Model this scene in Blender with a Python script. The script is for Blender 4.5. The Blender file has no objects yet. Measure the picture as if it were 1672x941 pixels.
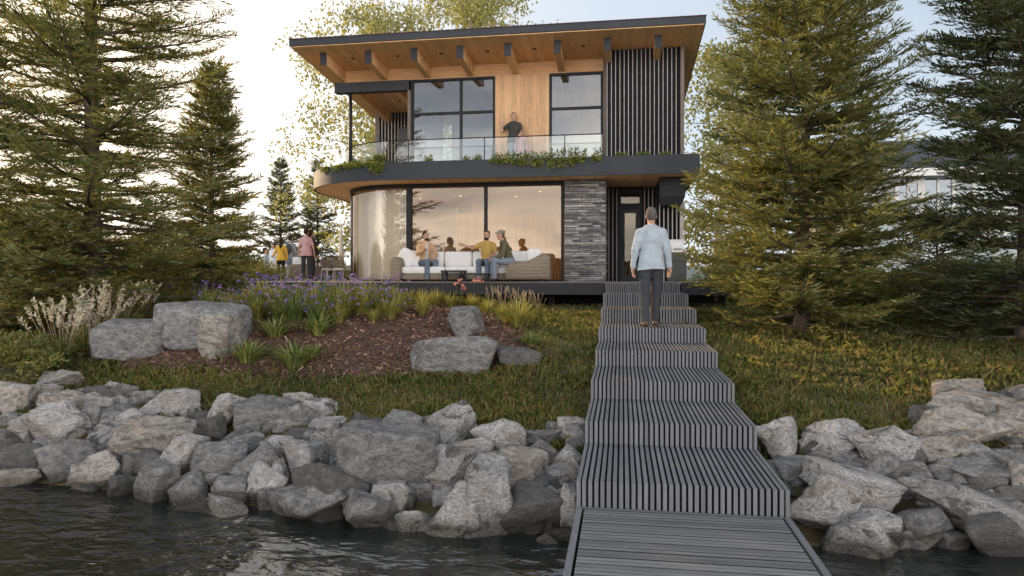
import bpy, math, random
import numpy as np
from mathutils import Vector, Matrix
R = math.radians
rnd = random.Random(7)
nr = np.random.default_rng(11)
scene = bpy.context.scene
COL = scene.collection

# ------------------------------------------------------------------ camera numbers
F, TH, HZ, CZ = 1130.0, R(9.0), 456.0, 2.06
CT, ST = math.cos(TH), math.sin(TH)
def ray(px, py):
    u = (px-836)/F; v = (HZ-py)/F
    return Vector((u*CT-ST, u*ST+CT, v))
def atY(px, py, Y):
    d = ray(px, py); t = Y/d.y
    return Vector((d.x*t, Y, CZ+d.z*t))
def XY(px, Y): return atY(px, HZ, Y).x
def ZY(px, py, Y): return atY(px, py, Y).z
def atd(px, py, d):
    r = ray(px, py); return Vector((r.x*d, r.y*d, CZ+r.z*d))

# ------------------------------------------------------------------ object helpers
def tag(o, label=None, cat=None, group=None, kind=None):
    if label: o['label'] = label
    if cat: o['category'] = cat
    if group: o['group'] = group
    if kind: o['kind'] = kind
    return o
def empty(name, loc=(0, 0, 0), rz=0.0):
    o = bpy.data.objects.new(name, None); COL.objects.link(o)
    o.empty_display_size = .2
    o.location = loc; o.rotation_euler = (0, 0, rz); return o
def link(name, me, mat=None, parent=None, loc=None, rz=None):
    o = bpy.data.objects.new(name, me); COL.objects.link(o)
    if mat is not None and len(me.materials) == 0: me.materials.append(mat)
    if parent is not None: o.parent = parent
    if loc is not None: o.location = loc
    if rz is not None: o.rotation_euler = (0, 0, rz)
    return o
def mesh_np(name, V, faces, smooth=False):
    """V (n,3); faces: list of (m,k) index arrays"""
    me = bpy.data.meshes.new(name)
    V = np.asarray(V, dtype=np.float32)
    if not isinstance(faces, (list, tuple)): faces = [faces]
    faces = [np.asarray(f, dtype=np.int32) for f in faces if len(f)]
    me.vertices.add(len(V)); me.vertices.foreach_set('co', V.ravel())
    loops = np.concatenate([f.ravel() for f in faces])
    sizes = np.concatenate([np.full(len(f), f.shape[1], dtype=np.int32) for f in faces])
    starts = np.concatenate([[0], np.cumsum(sizes)[:-1]]).astype(np.int32)
    me.loops.add(len(loops)); me.loops.foreach_set('vertex_index', loops)
    me.polygons.add(len(sizes)); me.polygons.foreach_set('loop_start', starts)
    me.polygons.foreach_set('loop_total', sizes)
    if smooth: me.polygons.foreach_set('use_smooth', np.ones(len(sizes), dtype=bool))
    me.update(calc_edges=True); me.validate()
    return me

class MB:
    def __init__(s): s.v = []; s.f = []
    def add(s, vs, fs):
        b = len(s.v); s.v += [tuple(v) for v in vs]; s.f += [tuple(b+i for i in f) for f in fs]; return s
    def box(s, x0, x1, y0, y1, z0, z1, M=None):
        vs = [Vector((x, y, z)) for z in (z0, z1) for y in (y0, y1) for x in (x0, x1)]
        if M is not None: vs = [M @ v for v in vs]
        return s.add(vs, [(0, 2, 3, 1), (4, 5, 7, 6), (0, 1, 5, 4), (2, 6, 7, 3), (0, 4, 6, 2), (1, 3, 7, 5)])
    def rbox(s, x0, x1, y0, y1, z0, z1, r=.05, n=4, pw=None):
        """soft box: superellipsoid-ish rounded box"""
        c = Vector(((x0+x1)/2, (y0+y1)/2, (z0+z1)/2)); h = Vector(((x1-x0)/2, (y1-y0)/2, (z1-z0)/2))
        N = 3*n; idx = {}; vs = []; fs = []
        def vert(p):
            k = tuple(round(a, 5) for a in p)
            if k not in idx:
                q = Vector(p); rr = min(r, *h)
                inner = Vector((max(-h.x+rr, min(h.x-rr, q.x*h.x)), max(-h.y+rr, min(h.y-rr, q.y*h.y)), max(-h.z+rr, min(h.z-rr, q.z*h.z))))
                P = Vector((q.x*h.x, q.y*h.y, q.z*h.z)); dv = P-inner
                if dv.length > 1e-9: P = inner+dv.normalized()*rr
                idx[k] = len(vs); vs.append(P+c)
            return idx[k]
        g = [-1, -.93, -.8, -.4, 0, .4, .8, .93, 1]
        for ax in range(3):
            for sg in (-1, 1):
                for i in range(len(g)-1):
                    for j in range(len(g)-1):
                        q = []
                        for (a, b) in ((i, j), (i+1, j), (i+1, j+1), (i, j+1)):
                            p = [0, 0, 0]; p[ax] = sg; p[(ax+1) % 3] = g[a]; p[(ax+2) % 3] = g[b]; q.append(vert(p))
                        fs.append(q if sg > 0 else q[::-1])
        return s.add(vs, fs)
    def tube(s, pts, rad, n=8, cap=True):
        pts = [Vector(p) for p in pts]
        if not isinstance(rad, (list, tuple)): rad = [rad]*len(pts)
        b = len(s.v); up = Vector((0, 0, 1))
        for i, p in enumerate(pts):
            t = (pts[min(i+1, len(pts)-1)]-pts[max(i-1, 0)]).normalized()
            a = t.cross(up)
            if a.length < 1e-3: a = t.cross(Vector((1, 0, 0)))
            a.normalize(); c = t.cross(a)
            for k in range(n):
                an = 2*math.pi*k/n
                s.v.append(tuple(p+(a*math.cos(an)+c*math.sin(an))*rad[i]))
        for i in range(len(pts)-1):
            for k in range(n):
                s.f.append((b+i*n+k, b+i*n+(k+1) % n, b+(i+1)*n+(k+1) % n, b+(i+1)*n+k))
        if cap:
            s.f.append(tuple(b+k for k in range(n))[::-1]); s.f.append(tuple(b+(len(pts)-1)*n+k for k in range(n)))
        return s
    def cyl(s, x, y, z0, z1, r, n=16): return s.tube([(x, y, z0), (x, y, z1)], r, n)
    def lathe(s, prof, n=24, c=(0, 0, 0)):
        b = len(s.v)
        for (r, z) in prof:
            for k in range(n):
                a = 2*math.pi*k/n; s.v.append((c[0]+r*math.cos(a), c[1]+r*math.sin(a), c[2]+z))
        for i in range(len(prof)-1):
            for k in range(n):
                s.f.append((b+i*n+k, b+i*n+(k+1) % n, b+(i+1)*n+(k+1) % n, b+(i+1)*n+k))
        return s
    def strip(s, path, z0, z1, th=0.0):
        """vertical wall following a plan path, optional thickness towards the left of the path"""
        p = [Vector((a[0], a[1], 0)) for a in path]; n = len(p); b = len(s.v)
        off = []
        for i in range(n):
            t = (p[min(i+1, n-1)]-p[max(i-1, 0)]).normalized(); off.append(Vector((-t.y, t.x, 0))*th)
        for i in range(n):
            q = p[i]+off[i]
            s.v += [(p[i].x, p[i].y, z0), (p[i].x, p[i].y, z1)]
            if th: s.v += [(q.x, q.y, z1), (q.x, q.y, z0)]
        w = 4 if th else 2
        for i in range(n-1):
            a, c = b+i*w, b+(i+1)*w
            for k in range(4 if th else 1):
                s.f.append((a+k, c+k, c+(k+1) % w, a+(k+1) % w))
        if th:
            s.f.append((b, b+1, b+2, b+3)); e = b+(n-1)*w; s.f.append((e+3, e+2, e+1, e))
        return s
    def poly(s, path, z0, z1):
        n = len(path); b = len(s.v)
        s.v += [(x, y, z0) for x, y in path]+[(x, y, z1) for x, y in path]
        s.f.append(tuple(b+i for i in range(n))[::-1]); s.f.append(tuple(b+n+i for i in range(n)))
        for i in range(n):
            j = (i+1) % n; s.f.append((b+i, b+j, b+n+j, b+n+i))
        return s
    def build(s, name, mat, parent=None, smooth=False, loc=None, rz=None, bevel=0):
        me = bpy.data.meshes.new(name); me.from_pydata(s.v, [], s.f); me.update()
        if smooth:
            me.polygons.foreach_set('use_smooth', np.ones(len(me.polygons), dtype=bool))
        o = link(name, me, mat, parent, loc, rz)
        if bevel:
            m = o.modifiers.new('bevel', 'BEVEL'); m.width = bevel; m.segments = 2; m.limit_method = 'ANGLE'
        return o

# ------------------------------------------------------------------ material helpers
class N:
    def __init__(s, name):
        s.m = bpy.data.materials.new(name); s.m.use_nodes = True
        s.t = s.m.node_tree; s.t.nodes.clear()
        s.out = s.t.nodes.new('ShaderNodeOutputMaterial')
    def n(s, typ, **kw):
        x = s.t.nodes.new(typ)
        for k, v in kw.items():
            if k.startswith('i_'):
                key = k[2:]; key = int(key) if key.isdigit() else key.replace('_', ' ')
                if isinstance(v, bpy.types.NodeSocket): s.t.links.new(v, x.inputs[key])
                else: x.inputs[key].default_value = v
            else: setattr(x, k, v)
        return x
    def l(s, a, b): s.t.links.new(a, b)
    def coord(s, kind='Object', scale=(1, 1, 1), rot=(0, 0, 0)):
        tc = s.n('ShaderNodeTexCoord'); mp = s.n('ShaderNodeMapping')
        mp.inputs['Scale'].default_value = scale; mp.inputs['Rotation'].default_value = rot
        s.l(tc.outputs[kind], mp.inputs['Vector']); return mp.outputs['Vector']
    def noise(s, vec, scale, detail=4, rough=.55, dist=0.0):
        x = s.n('ShaderNodeTexNoise'); x.inputs['Scale'].default_value = scale; x.inputs['Detail'].default_value = detail
        x.inputs['Roughness'].default_value = rough; x.inputs['Distortion'].default_value = dist
        if vec is not None: s.l(vec, x.inputs['Vector'])
        return x.outputs['Fac']
    def ramp(s, fac, stops):
        x = s.n('ShaderNodeValToRGB'); e = x.color_ramp.elements
        while len(e) > 1: e.remove(e[0])
        e[0].position = stops[0][0]; c = stops[0][1]; e[0].color = (*c, 1) if len(c) == 3 else c
        for p, c in stops[1:]:
            k = e.new(p); k.color = (*c, 1) if len(c) == 3 else c
        s.l(fac, x.inputs['Fac']); return x.outputs['Color']
    def mix(s, fac, a, b, mode='MIX'):
        x = s.n('ShaderNodeMix'); x.data_type = 'RGBA'; x.blend_type = mode
        for sock, v in ((x.inputs[0], fac), (x.inputs[6], a), (x.inputs[7], b)):
            if isinstance(v, bpy.types.NodeSocket): s.l(v, sock)
            elif isinstance(v, (int, float)): sock.default_value = v
            else: sock.default_value = (*v, 1)
        return x.outputs[2]
    def math(s, op, a, b=0.0, clamp=False):
        x = s.n('ShaderNodeMath'); x.operation = op; x.use_clamp = clamp
        for k, v in ((0, a), (1, b)):
            if isinstance(v, bpy.types.NodeSocket): s.l(v, x.inputs[k])
            else: x.inputs[k].default_value = v
        return x.outputs[0]
    def bump(s, h, strength=.3, dist=.02):
        x = s.n('ShaderNodeBump'); x.inputs['Strength'].default_value = strength; x.inputs['Distance'].default_value = dist
        s.l(h, x.inputs['Height']); return x.outputs['Normal']
    def pbsdf(s, col, rough=.6, metal=0.0, normal=None, spec=.5, **kw):
        b = s.n('ShaderNodeBsdfPrincipled')
        for k, v in (('Base Color', col), ('Roughness', rough), ('Metallic', metal), ('Specular IOR Level', spec), *kw.items()):
            k = k.replace('_', ' ')
            if isinstance(v, bpy.types.NodeSocket): s.l(v, b.inputs[k])
            elif k in ('Base Color', 'Emission Color') : b.inputs[k].default_value = (*v, 1)
            else: b.inputs[k].default_value = v
        if normal is not None: s.l(normal, b.inputs['Normal'])
        return b.outputs['BSDF']
    def done(s, shader):
        s.l(shader, s.out.inputs['Surface']); return s.m
def sc(c, k): return tuple(min(1, a*k) for a in c)
def simple(name, col, rough=.6, var=.15, scale=6, bump=0.0, bscale=40, metal=0.0, spec=.5, obj_var=0.0):
    m = N(name); v = m.coord('Object')
    f = m.noise(v, scale, 5)
    c = m.ramp(f, [(.3, sc(col, 1-var)), (.7, sc(col, 1+var))])
    if obj_var:
        oi = m.n('ShaderNodeObjectInfo'); c = m.mix(1.0, c, m.ramp(oi.outputs['Random'], [(0, (1-obj_var,)*3), (1, (1, 1, 1))]), 'MULTIPLY')
    nm = m.bump(m.noise(v, bscale, 4), bump, .01) if bump else None
    rr = m.math('ADD', m.math('MULTIPLY', m.noise(v, scale*3, 3), .2), rough-.1)
    return m.done(m.pbsdf(c, rr, metal, nm, spec))

MAT = {}
MAT['black_metal'] = simple('charcoal_painted_metal', (.022, .024, .028), .6, .1, 3, .05, 90, spec=.25)
MAT['fascia'] = simple('dark_grey_fascia', (.042, .047, .056), .6, .12, 1.2, .05, 60, spec=.25)
MAT['black'] = simple('matt_black', (.012, .012, .013), .6, .1)
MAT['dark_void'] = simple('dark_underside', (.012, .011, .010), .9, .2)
MAT['white_fabric'] = simple('white_cushion_fabric', (.74, .73, .72), .9, .05, 5, .25, 18)
MAT['sheer'] = simple('pale_sheer_curtain', (.85, .81, .74), .9, .05)
MAT['ivory'] = simple('ivory_plaster', (.62, .56, .47), .85, .05)
MAT['grey_cabinet'] = simple('grey_cabinet', (.055, .058, .06), .5, .1)
MAT['lid'] = simple('white_enamel', (.75, .75, .73), .35, .03)
MAT['concrete'] = simple('foundation_concrete', (.10, .095, .09), .9, .2)
def wood(name, base, board=.12, axis='x', rough=.5, var=.28, gap=.35, run=3.0, grain=1.0, neutral=False):
    """boards laid side by side across one axis (object space)"""
    m = N(name); tc = m.n('ShaderNodeTexCoord'); sep = m.n('ShaderNodeSeparateXYZ'); m.l(tc.outputs['Object'], sep.inputs[0])
    ax = {'x': 0, 'y': 1, 'z': 2}[axis]
    a = m.math('DIVIDE', sep.outputs[ax], board); idx = m.math('FLOOR', a); fr = m.math('FRACT', a)
    wn = m.n('ShaderNodeTexWhiteNoise'); wn.noise_dimensions = '1D'; m.l(idx, wn.inputs['W'])
    st = [18, 18, 18]; 
    sv = {'x': (14, 1.0, 1.0), 'y': (1.0, 14, 1.0), 'z': (1.0, 1.0, 14)}[axis]
    cmb = m.n('ShaderNodeVectorMath'); cmb.operation = 'ADD'; m.l(tc.outputs['Object'], cmb.inputs[0])
    sh = m.n('ShaderNodeVectorMath'); sh.operation = 'SCALE'; m.l(wn.outputs['Color'], sh.inputs[0]); sh.inputs['Scale'].default_value = 30
    m.l(sh.outputs[0], cmb.inputs[1])
    mp = m.n('ShaderNodeMapping'); mp.inputs['Scale'].default_value = sv; m.l(cmb.outputs[0], mp.inputs['Vector'])
    g = m.noise(mp.outputs[0], 2.6, 6, .6, .6)
    c = m.ramp(g, [(.25, sc(base, 1-.3*grain)), (.5, base), (.75, sc(base, 1+.22*grain))])
    c = m.mix(1.0, c, m.ramp(wn.outputs['Value'], [(0, (1-var,)*3 if neutral else (1-var, 1-var*1.15, 1-var*1.3)), (1, (1, 1, 1))]), 'MULTIPLY')
    edge = m.math('LESS_THAN', m.math('MINIMUM', fr, m.math('SUBTRACT', 1.0, fr)), .02)
    c = m.mix(m.math('MULTIPLY', edge, gap), c, sc(base, .25))
    nm = m.bump(g, .12, .01)
    return m.done(m.pbsdf(c, rough, 0, nm, .35))
MAT['soffit'] = wood('cedar_soffit_boards', (.90, .56, .28), .14, 'x', .5, .16, .14)
MAT['beam'] = wood('cedar_beam', (.88, .55, .28), .5, 'x', .5, .1, 0)
MAT['cladding'] = wood('cedar_vertical_cladding', (.70, .44, .24), .115, 'x', .55, .18, .6)
MAT['header'] = wood('cedar_header', (.74, .44, .215), .6, 'z', .5, .12, 0)
MAT['interior_slat'] = wood('warm_interior_slat_wall', (.70, .42, .17), .085, 'x', .6, .30, .8)
MAT['int_floor'] = wood('interior_oak_floor', (.42, .28, .16), .12, 'x', .4, .2)
MAT['stair_slat'] = wood('weathered_grey_stair_slats', (.172, .176, .188), .05, 'x', .7, .24, .0, grain=.8, neutral=True)
MAT['dock_board'] = wood('weathered_grey_dock_boards', (.200, .200, .204), .056, 'y', .72, .50, .2, grain=1.2, neutral=True)
MAT['deck_board'] = wood('pale_deck_boards', (.40, .35, .29), .14, 'x', .7, .25, .4)
MAT['slat_dark'] = simple('charcoal_wall_panel', (.016, .017, .022), .75, .2, spec=.15)
MAT['slat_edge'] = simple('grey_brown_slat', (.40, .37, .35), .6, .15)
MAT['corner_trim'] = simple('bronze_corner_trim', (.16, .125, .10), .5, .15)
MAT['wicker'] = None
def wicker():
    m = N('beige_woven_rope'); v = m.coord('Object', (1, 1, 1))
    w1 = m.n('ShaderNodeTexWave'); w1.wave_type = 'BANDS'; w1.bands_direction = 'Z'; w1.inputs['Scale'].default_value = 9; w1.inputs['Distortion'].default_value = 2.5
    w1.inputs['Detail'].default_value = 2; w1.inputs['Detail Scale'].default_value = 6
    m.l(v, w1.inputs['Vector'])
    w2 = m.n('ShaderNodeTexWave'); w2.bands_direction = 'DIAGONAL'; w2.inputs['Scale'].default_value = 13; w2.inputs['Distortion'].default_value = 3; m.l(v, w2.inputs['Vector'])
    h = m.math('MULTIPLY', w1.outputs['Fac'], m.math('ADD', m.math('MULTIPLY', w2.outputs['Fac'], .6), .4))
    c = m.ramp(h, [(0, (.13, .105, .075)), (.5, (.36, .30, .225)), (1, (.52, .45, .35))])
    return m.done(m.pbsdf(c, .85, 0, m.bump(h, .8, .02), .2))
MAT['wicker'] = wicker()
def glass(name, tint, refl, transp=(.9, .93, .92), rough=0.0, wob=.0):
    m = N(name)
    lw = m.n('ShaderNodeFresnel'); lw.inputs['IOR'].default_value = 1.5
    fac = m.math('ADD', m.math('MULTIPLY', lw.outputs[0], 1.0-refl), refl, True)
    tr = m.n('ShaderNodeBsdfTransparent'); tr.inputs[0].default_value = (*transp, 1)
    gl = m.n('ShaderNodeBsdfGlossy'); gl.inputs['Color'].default_value = (*tint, 1); gl.inputs['Roughness'].default_value = rough
    if wob:
        v = m.coord('Object'); m.l(m.bump(m.noise(v, .7, 2), wob, .05), gl.inputs['Normal'])
    mx = m.n('ShaderNodeMixShader'); m.l(fac, mx.inputs[0]); m.l(tr.outputs[0], mx.inputs[1]); m.l(gl.outputs[0], mx.inputs[2])
    return m.done(mx.outputs[0])
MAT['glass_upper'] = glass('upper_window_glass', (.92, .96, 1.0), .085, (.50, .60, .62), 0, .03)
MAT['glass_lower'] = glass('lower_window_glass', (1.0, .88, .74), .045, (.72, .68, .60), 0, .03)
MAT['glass_curve'] = glass('curved_window_glass', (1.0, .96, .9), .05, (.92, .90, .86), 0, .03)
MAT['glass_door'] = glass('door_glass', (.62, .58, .50), .03, (.55, .52, .48), 0, .03)
MAT['glass_rail'] = glass('clear_railing_glass', (.95, 1, 1), .05, (.88, .92, .92))
def fabric(name, col, bscale=60, var=.12, b=.3):
    m = N(name); v = m.coord('Object'); f = m.noise(v, 9, 4); g = m.noise(v, bscale*4, 2)
    c = m.ramp(f, [(.3, sc(col, 1-var)), (.7, sc(col, 1+var))])
    c = m.mix(.25, c, m.ramp(g, [(.3, sc(col, .7)), (.7, sc(col, 1.25))]))
    nm = m.bump(m.noise(v, 14, 4, .6, .8), b, .012)
    return m.done(m.pbsdf(c, .9, 0, nm, .15))
def skin(name, col):
    m = N(name); v = m.coord('Object'); f = m.noise(v, 14, 4)
    c = m.ramp(f, [(.3, sc(col, .86)), (.7, sc(col, 1.1))])
    return m.done(m.pbsdf(c, .55, 0, m.bump(m.noise(v, 120, 3), .1, .003), .4))
MAT['skin'] = skin('skin_tan', (.47, .27, .185))
MAT['skin_fair'] = skin('skin_fair', (.56, .35, .26))
MAT['hair_dark'] = fabric('dark_brown_hair', (.035, .024, .018), 90, .4, .9)
MAT['hair_grey'] = fabric('short_grey_hair', (.105, .09, .08), 120, .4, .9)
MAT['eye'] = simple('dark_eye', (.02, .015, .012), .3)

# foliage: colour varies per leaf, light comes through
def foliage(name, cols, transl=.4, rough=.6, hue_noise=1.2):
    m = N(name); geo = m.n('ShaderNodeNewGeometry')
    c = m.ramp(geo.outputs['Random Per Island'], [(i/(len(cols)-1), c) for i, c in enumerate(cols)])
    tcv = m.n('ShaderNodeTexCoord').outputs['Object']
    big = m.noise(tcv, hue_noise, 3)
    c = m.mix(1.0, c, m.ramp(big, [(.3, (.62, .66, .72)), (.7, (1.25, 1.15, .9))]), 'MULTIPLY')
    d = m.n('ShaderNodeBsdfDiffuse'); m.l(c, d.inputs[0])
    t = m.n('ShaderNodeBsdfTranslucent'); m.l(m.mix(1.0, c, (1.3, 1.2, .62), 'MULTIPLY'), t.inputs[0])
    mx = m.n('ShaderNodeMixShader'); mx.inputs[0].default_value = transl; m.l(d.outputs[0], mx.inputs[1]); m.l(t.outputs[0], mx.inputs[2])
    g = m.n('ShaderNodeBsdfGlossy'); g.inputs['Roughness'].default_value = .45; g.inputs['Color'].default_value = (.8, .8, .75, 1)
    m2 = m.n('ShaderNodeMixShader'); m2.inputs[0].default_value = .035; m.l(mx.outputs[0], m2.inputs[1]); m.l(g.outputs[0], m2.inputs[2])
    return m.done(m2.outputs[0])
MAT['needle'] = foliage('conifer_needles', [(.105, .130, .055), (.155, .18, .072), (.22, .235, .092), (.31, .285, .115)], .48)
MAT['needle_dark'] = foliage('dark_conifer_needles', [(.05, .072, .05), (.075, .104, .064), (.115, .14, .075), (.17, .18, .085)], .42)
MAT['birch_leaf'] = foliage('birch_leaves', [(.20, .23, .09), (.27, .30, .125), (.35, .355, .16), (.43, .41, .21)], .48)
MAT['shrub_leaf'] = foliage('shrub_leaves', [(.10, .12, .04), (.16, .18, .06), (.26, .25, .08)], .4)
MAT['clump_leaf'] = foliage('clump_leaves', [(.10, .15, .05), (.16, .22, .07), (.25, .30, .09), (.37, .38, .13)], .38)
MAT['clump_gold'] = foliage('golden_clump_leaves', [(.19, .21, .06), (.30, .31, .09), (.42, .39, .12), (.52, .44, .15)], .4)
MAT['plume'] = foliage('pale_seed_plumes', [(.42, .33, .25), (.55, .45, .36), (.66, .57, .48)], .4)
MAT['plume_white'] = foliage('white_plumes', [(.52, .47, .42), (.66, .61, .56), (.78, .74, .69)], .35)
MAT['purple'] = foliage('purple_petals', [(.12, .09, .42), (.19, .14, .54), (.28, .21, .64), (.40, .31, .68)], .35)
MAT['lilac'] = foliage('lilac_petals', [(.30, .19, .48), (.42, .28, .58), (.52, .36, .60)], .35)
MAT['pink'] = foliage('pink_petals', [(.60, .22, .28), (.72, .33, .36), (.80, .42, .42)], .35)
MAT['grass'] = foliage('lawn_grass_blades', [(.115, .175, .055), (.17, .235, .075), (.25, .28, .10), (.38, .33, .16), (.30, .22, .15)], .4, hue_noise=.9)
MAT['bark'] = simple('conifer_bark', (.085, .065, .05), .9, .35, 9, .8, 30)
MAT['birch_bark'] = simple('pale_birch_bark', (.42, .39, .34), .8, .35, 6, .4, 25)
def mulch():
    m = N('red_brown_bark_chips'); geo = m.n('ShaderNodeNewGeometry')
    c = m.ramp(geo.outputs['Random Per Island'], [(0, (.06, .032, .022)), (.4, (.19, .092, .060)), (.75, (.29, .155, .105)), (1, (.45, .31, .23))])
    return m.done(m.pbsdf(c, .85, 0, None, .25))
MAT['mulch'] = mulch()
def ground_mat():
    m = N('grassy_soil'); v = m.coord('Object')
    a = m.noise(v, .7, 5); b = m.noise(v, 6, 6, .65); d = m.noise(v, 45, 4, .7)
    c = m.ramp(b, [(.25, (.085, .070, .045)), (.5, (.14, .125, .06)), (.7, (.20, .165, .10))])
    c = m.mix(m.ramp(a, [(.4, (0, 0, 0)), (.65, (1, 1, 1))]), c, (.075, .052, .035))
    return m.done(m.pbsdf(c, .95, 0, m.bump(m.math('ADD', b, d), .8, .06), .1))
MAT['ground'] = ground_mat()
def rock_mat(name, kind):
    m = N(name); tc = m.n('ShaderNodeTexCoord'); oi = m.n('ShaderNodeObjectInfo')
    sh = m.n('ShaderNodeVectorMath'); sh.operation = 'SCALE'; sh.inputs['Scale'].default_value = 40
    cb = m.n('ShaderNodeCombineXYZ'); 
    for k in range(3): m.l(oi.outputs['Random'], cb.inputs[k])
    m.l(cb.outputs[0], sh.inputs[0])
    ad = m.n('ShaderNodeVectorMath'); ad.operation = 'ADD'; m.l(tc.outputs['Object'], ad.inputs[0]); m.l(sh.outputs[0], ad.inputs[1])
    mp = m.n('ShaderNodeMapping'); mp.inputs['Scale'].default_value = (1, 1, 1.7); mp.inputs['Rotation'].default_value = (.5, .6, .2); m.l(ad.outputs[0], mp.inputs[0])
    v = mp.outputs[0]
    fine = m.noise(v, 38, 6, .7); mid = m.noise(v, 9, 6, .65, .4); big = m.noise(v, 2.2, 4, .5)
    vein = m.noise(v, 3.6, 10, .68, 1.1)
    if kind == 'veined':
        c = m.ramp(vein, [(.34, (.085, .082, .079)), (.42, (.20, .197, .193)), (.475, (.50, .495, .49)), (.515, (.25, .247, .243)), (.56, (.55, .545, .54)), (.62, (.27, .265, .26)), (.70, (.14, .137, .133))])
        c = m.mix(m.ramp(big, [(.46, (0, 0, 0)), (.66, (.5, .5, .5))]), c, (.20, .175, .145))
    elif kind == 'grey':
        c = m.ramp(mid, [(.3, (.10, .10, .10)), (.5, (.19, .19, .19)), (.70, (.33, .328, .325))])
        c = m.mix(m.ramp(vein, [(.50, (0, 0, 0)), (.54, (.6, .6, .6)), (.58, (0, 0, 0))]), c, (.42, .41, .40))
    elif kind == 'dark':
        c = m.ramp(mid, [(.3, (.085, .083, .08)), (.5, (.13, .128, .124)), (.72, (.20, .195, .19))])
    else:
        c = m.ramp(mid, [(.3, (.12, .108, .095)), (.5, (.25, .23, .205)), (.70, (.43, .40, .37))])
        c = m.mix(m.ramp(vein, [(.46, (0, 0, 0)), (.52, (.7, .7, .7)), (.6, (0, 0, 0))]), c, (.52, .49, .45))
    c = m.mix(.75, c, m.ramp(fine, [(.28, (.35, .34, .33)), (.5, (1, 1, 1)), (.75, (1.35, 1.35, 1.35))]), 'MULTIPLY')
    c = m.mix(1.0, c, m.ramp(oi.outputs['Random'], [(0, (.80, .79, .78)), (1, (1.08, 1.06, 1.04))]), 'MULTIPLY')
    # wet dark band near the water (world height)
    gp = m.n('ShaderNodeNewGeometry'); sp = m.n('ShaderNodeSeparateXYZ'); m.l(gp.outputs['Position'], sp.inputs[0])
    wz = m.math('ADD', sp.outputs[2], m.math('MULTIPLY', mid, -.10))
    wet = m.ramp(wz, [(.02, (1, 1, 1)), (.11, (0, 0, 0))])
    c = m.mix(wet, c, m.mix(1.0, c, (.38, .37, .34), 'MULTIPLY'))
    rr = m.math('SUBTRACT', .82, m.math('MULTIPLY', wet, .5))
    nm = m.bump(m.math('ADD', m.math('MULTIPLY', vein, .8), m.math('ADD', m.math('MULTIPLY', mid, .7), m.math('MULTIPLY', fine, .35))), .95, .07)
    return m.done(m.pbsdf(c, rr, 0, nm, .3))
for k in ('veined', 'grey', 'dark', 'tan'): MAT['rock_'+k] = rock_mat(k+'_boulder_stone', k)
def ledger():
    m = N('grey_stacked_stone'); geo = m.n('ShaderNodeNewGeometry'); v = m.coord('Object')
    c = m.ramp(geo.outputs['Random Per Island'], [(0, (.11, .111, .116)), (.35, (.22, .22, .226)), (.7, (.34, .337, .33)), (1, (.50, .49, .48))])
    n = m.noise(v, 14, 6, .7)
    c = m.mix(.8, c, m.ramp(n, [(.3, (.5, .5, .5)), (.7, (1.2, 1.2, 1.2))]), 'MULTIPLY')
    return m.done(m.pbsdf(c, .85, 0, m.bump(n, .8, .02), .3))
MAT['ledger'] = ledger()
# ------------------------------------------------------------------ terrain
PY = np.array([-400, -6, 3.4, 5.0, 5.7, 6.6, 7.7, 9.0, 11.0, 13.0, 15.0, 17.0, 60, 1500.])
PZ = np.array([-3.0, -2.6, -.75, -.22, .02, .26, .50, .76, 1.08, 1.32, 1.43, 1.46, 1.30, 1.2])
def _n2(x, y):
    return (np.sin(x*.9+1.3*np.sin(y*.7))*.5+np.sin(y*1.3+.8*np.sin(x*1.1+2))*.5)
def tz(x, y):
    x = np.asarray(x, float); y = np.asarray(y, float)
    # shoreline drifts back on the left and on the far right
    sh = np.clip((-x-2.0)*.14, 0, 1.6)+np.clip((x-1.6)*.18, 0, 1.5)
    w = np.clip((13-y)/7, 0, 1)
    z = np.interp(y-sh*w, PY, PZ)
    z = z+.42*np.exp(-((x+5.2)/3.2)**2-((y-11.4)/1.9)**2)
    z = z+.25*np.exp(-((x-4.5)/2.2)**2-((y-8.3)/1.5)**2)
    z = z+.035*_n2(x, y)*np.clip((y-6)/2, 0, 1)*np.clip((40-y)/20, 0, 1)
    return z
def ground_hit(px, py, lift=0.0, tmax=60):
    d = ray(px, py); t = np.linspace(2, tmax, 6000)
    z = CZ+d.z*t-tz(d.x*t, d.y*t)-lift
    i = np.argmax(z < 0)
    if z[i] >= 0: i = len(t)-1
    return Vector((d.x*t[i], d.y*t[i], CZ+d.z*t[i]-lift)), t[i]
def grid_axis(stops):
    out = []
    for a, b, n in stops: out += list(np.linspace(a, b, n, endpoint=False))
    out.append(stops[-1][1]); return np.array(out)
gx = grid_axis([(-900, -60, 14), (-60, -16, 22), (-16, 9, 125), (9, 60, 26), (60, 900, 14)])
gy = grid_axis([(-60, 2, 12), (2, 17, 90), (17, 60, 30), (60, 1400, 16)])
GX, GY = np.meshgrid(gx, gy, indexing='ij'); GZ = tz(GX, GY)
# lake arm on the far left behind the terrace keeps the skyline low
idx = np.arange(GX.size).reshape(GX.shape)
Fq = np.stack([idx[:-1, :-1], idx[1:, :-1], idx[1:, 1:], idx[:-1, 1:]], -1).reshape(-1, 4)
g = link('ground', mesh_np('ground', np.stack([GX, GY, GZ], -1).reshape(-1, 3), Fq, True), MAT['ground'])
tag(g, 'grassy bank sloping down from the house to the lake', kind='structure')

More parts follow.
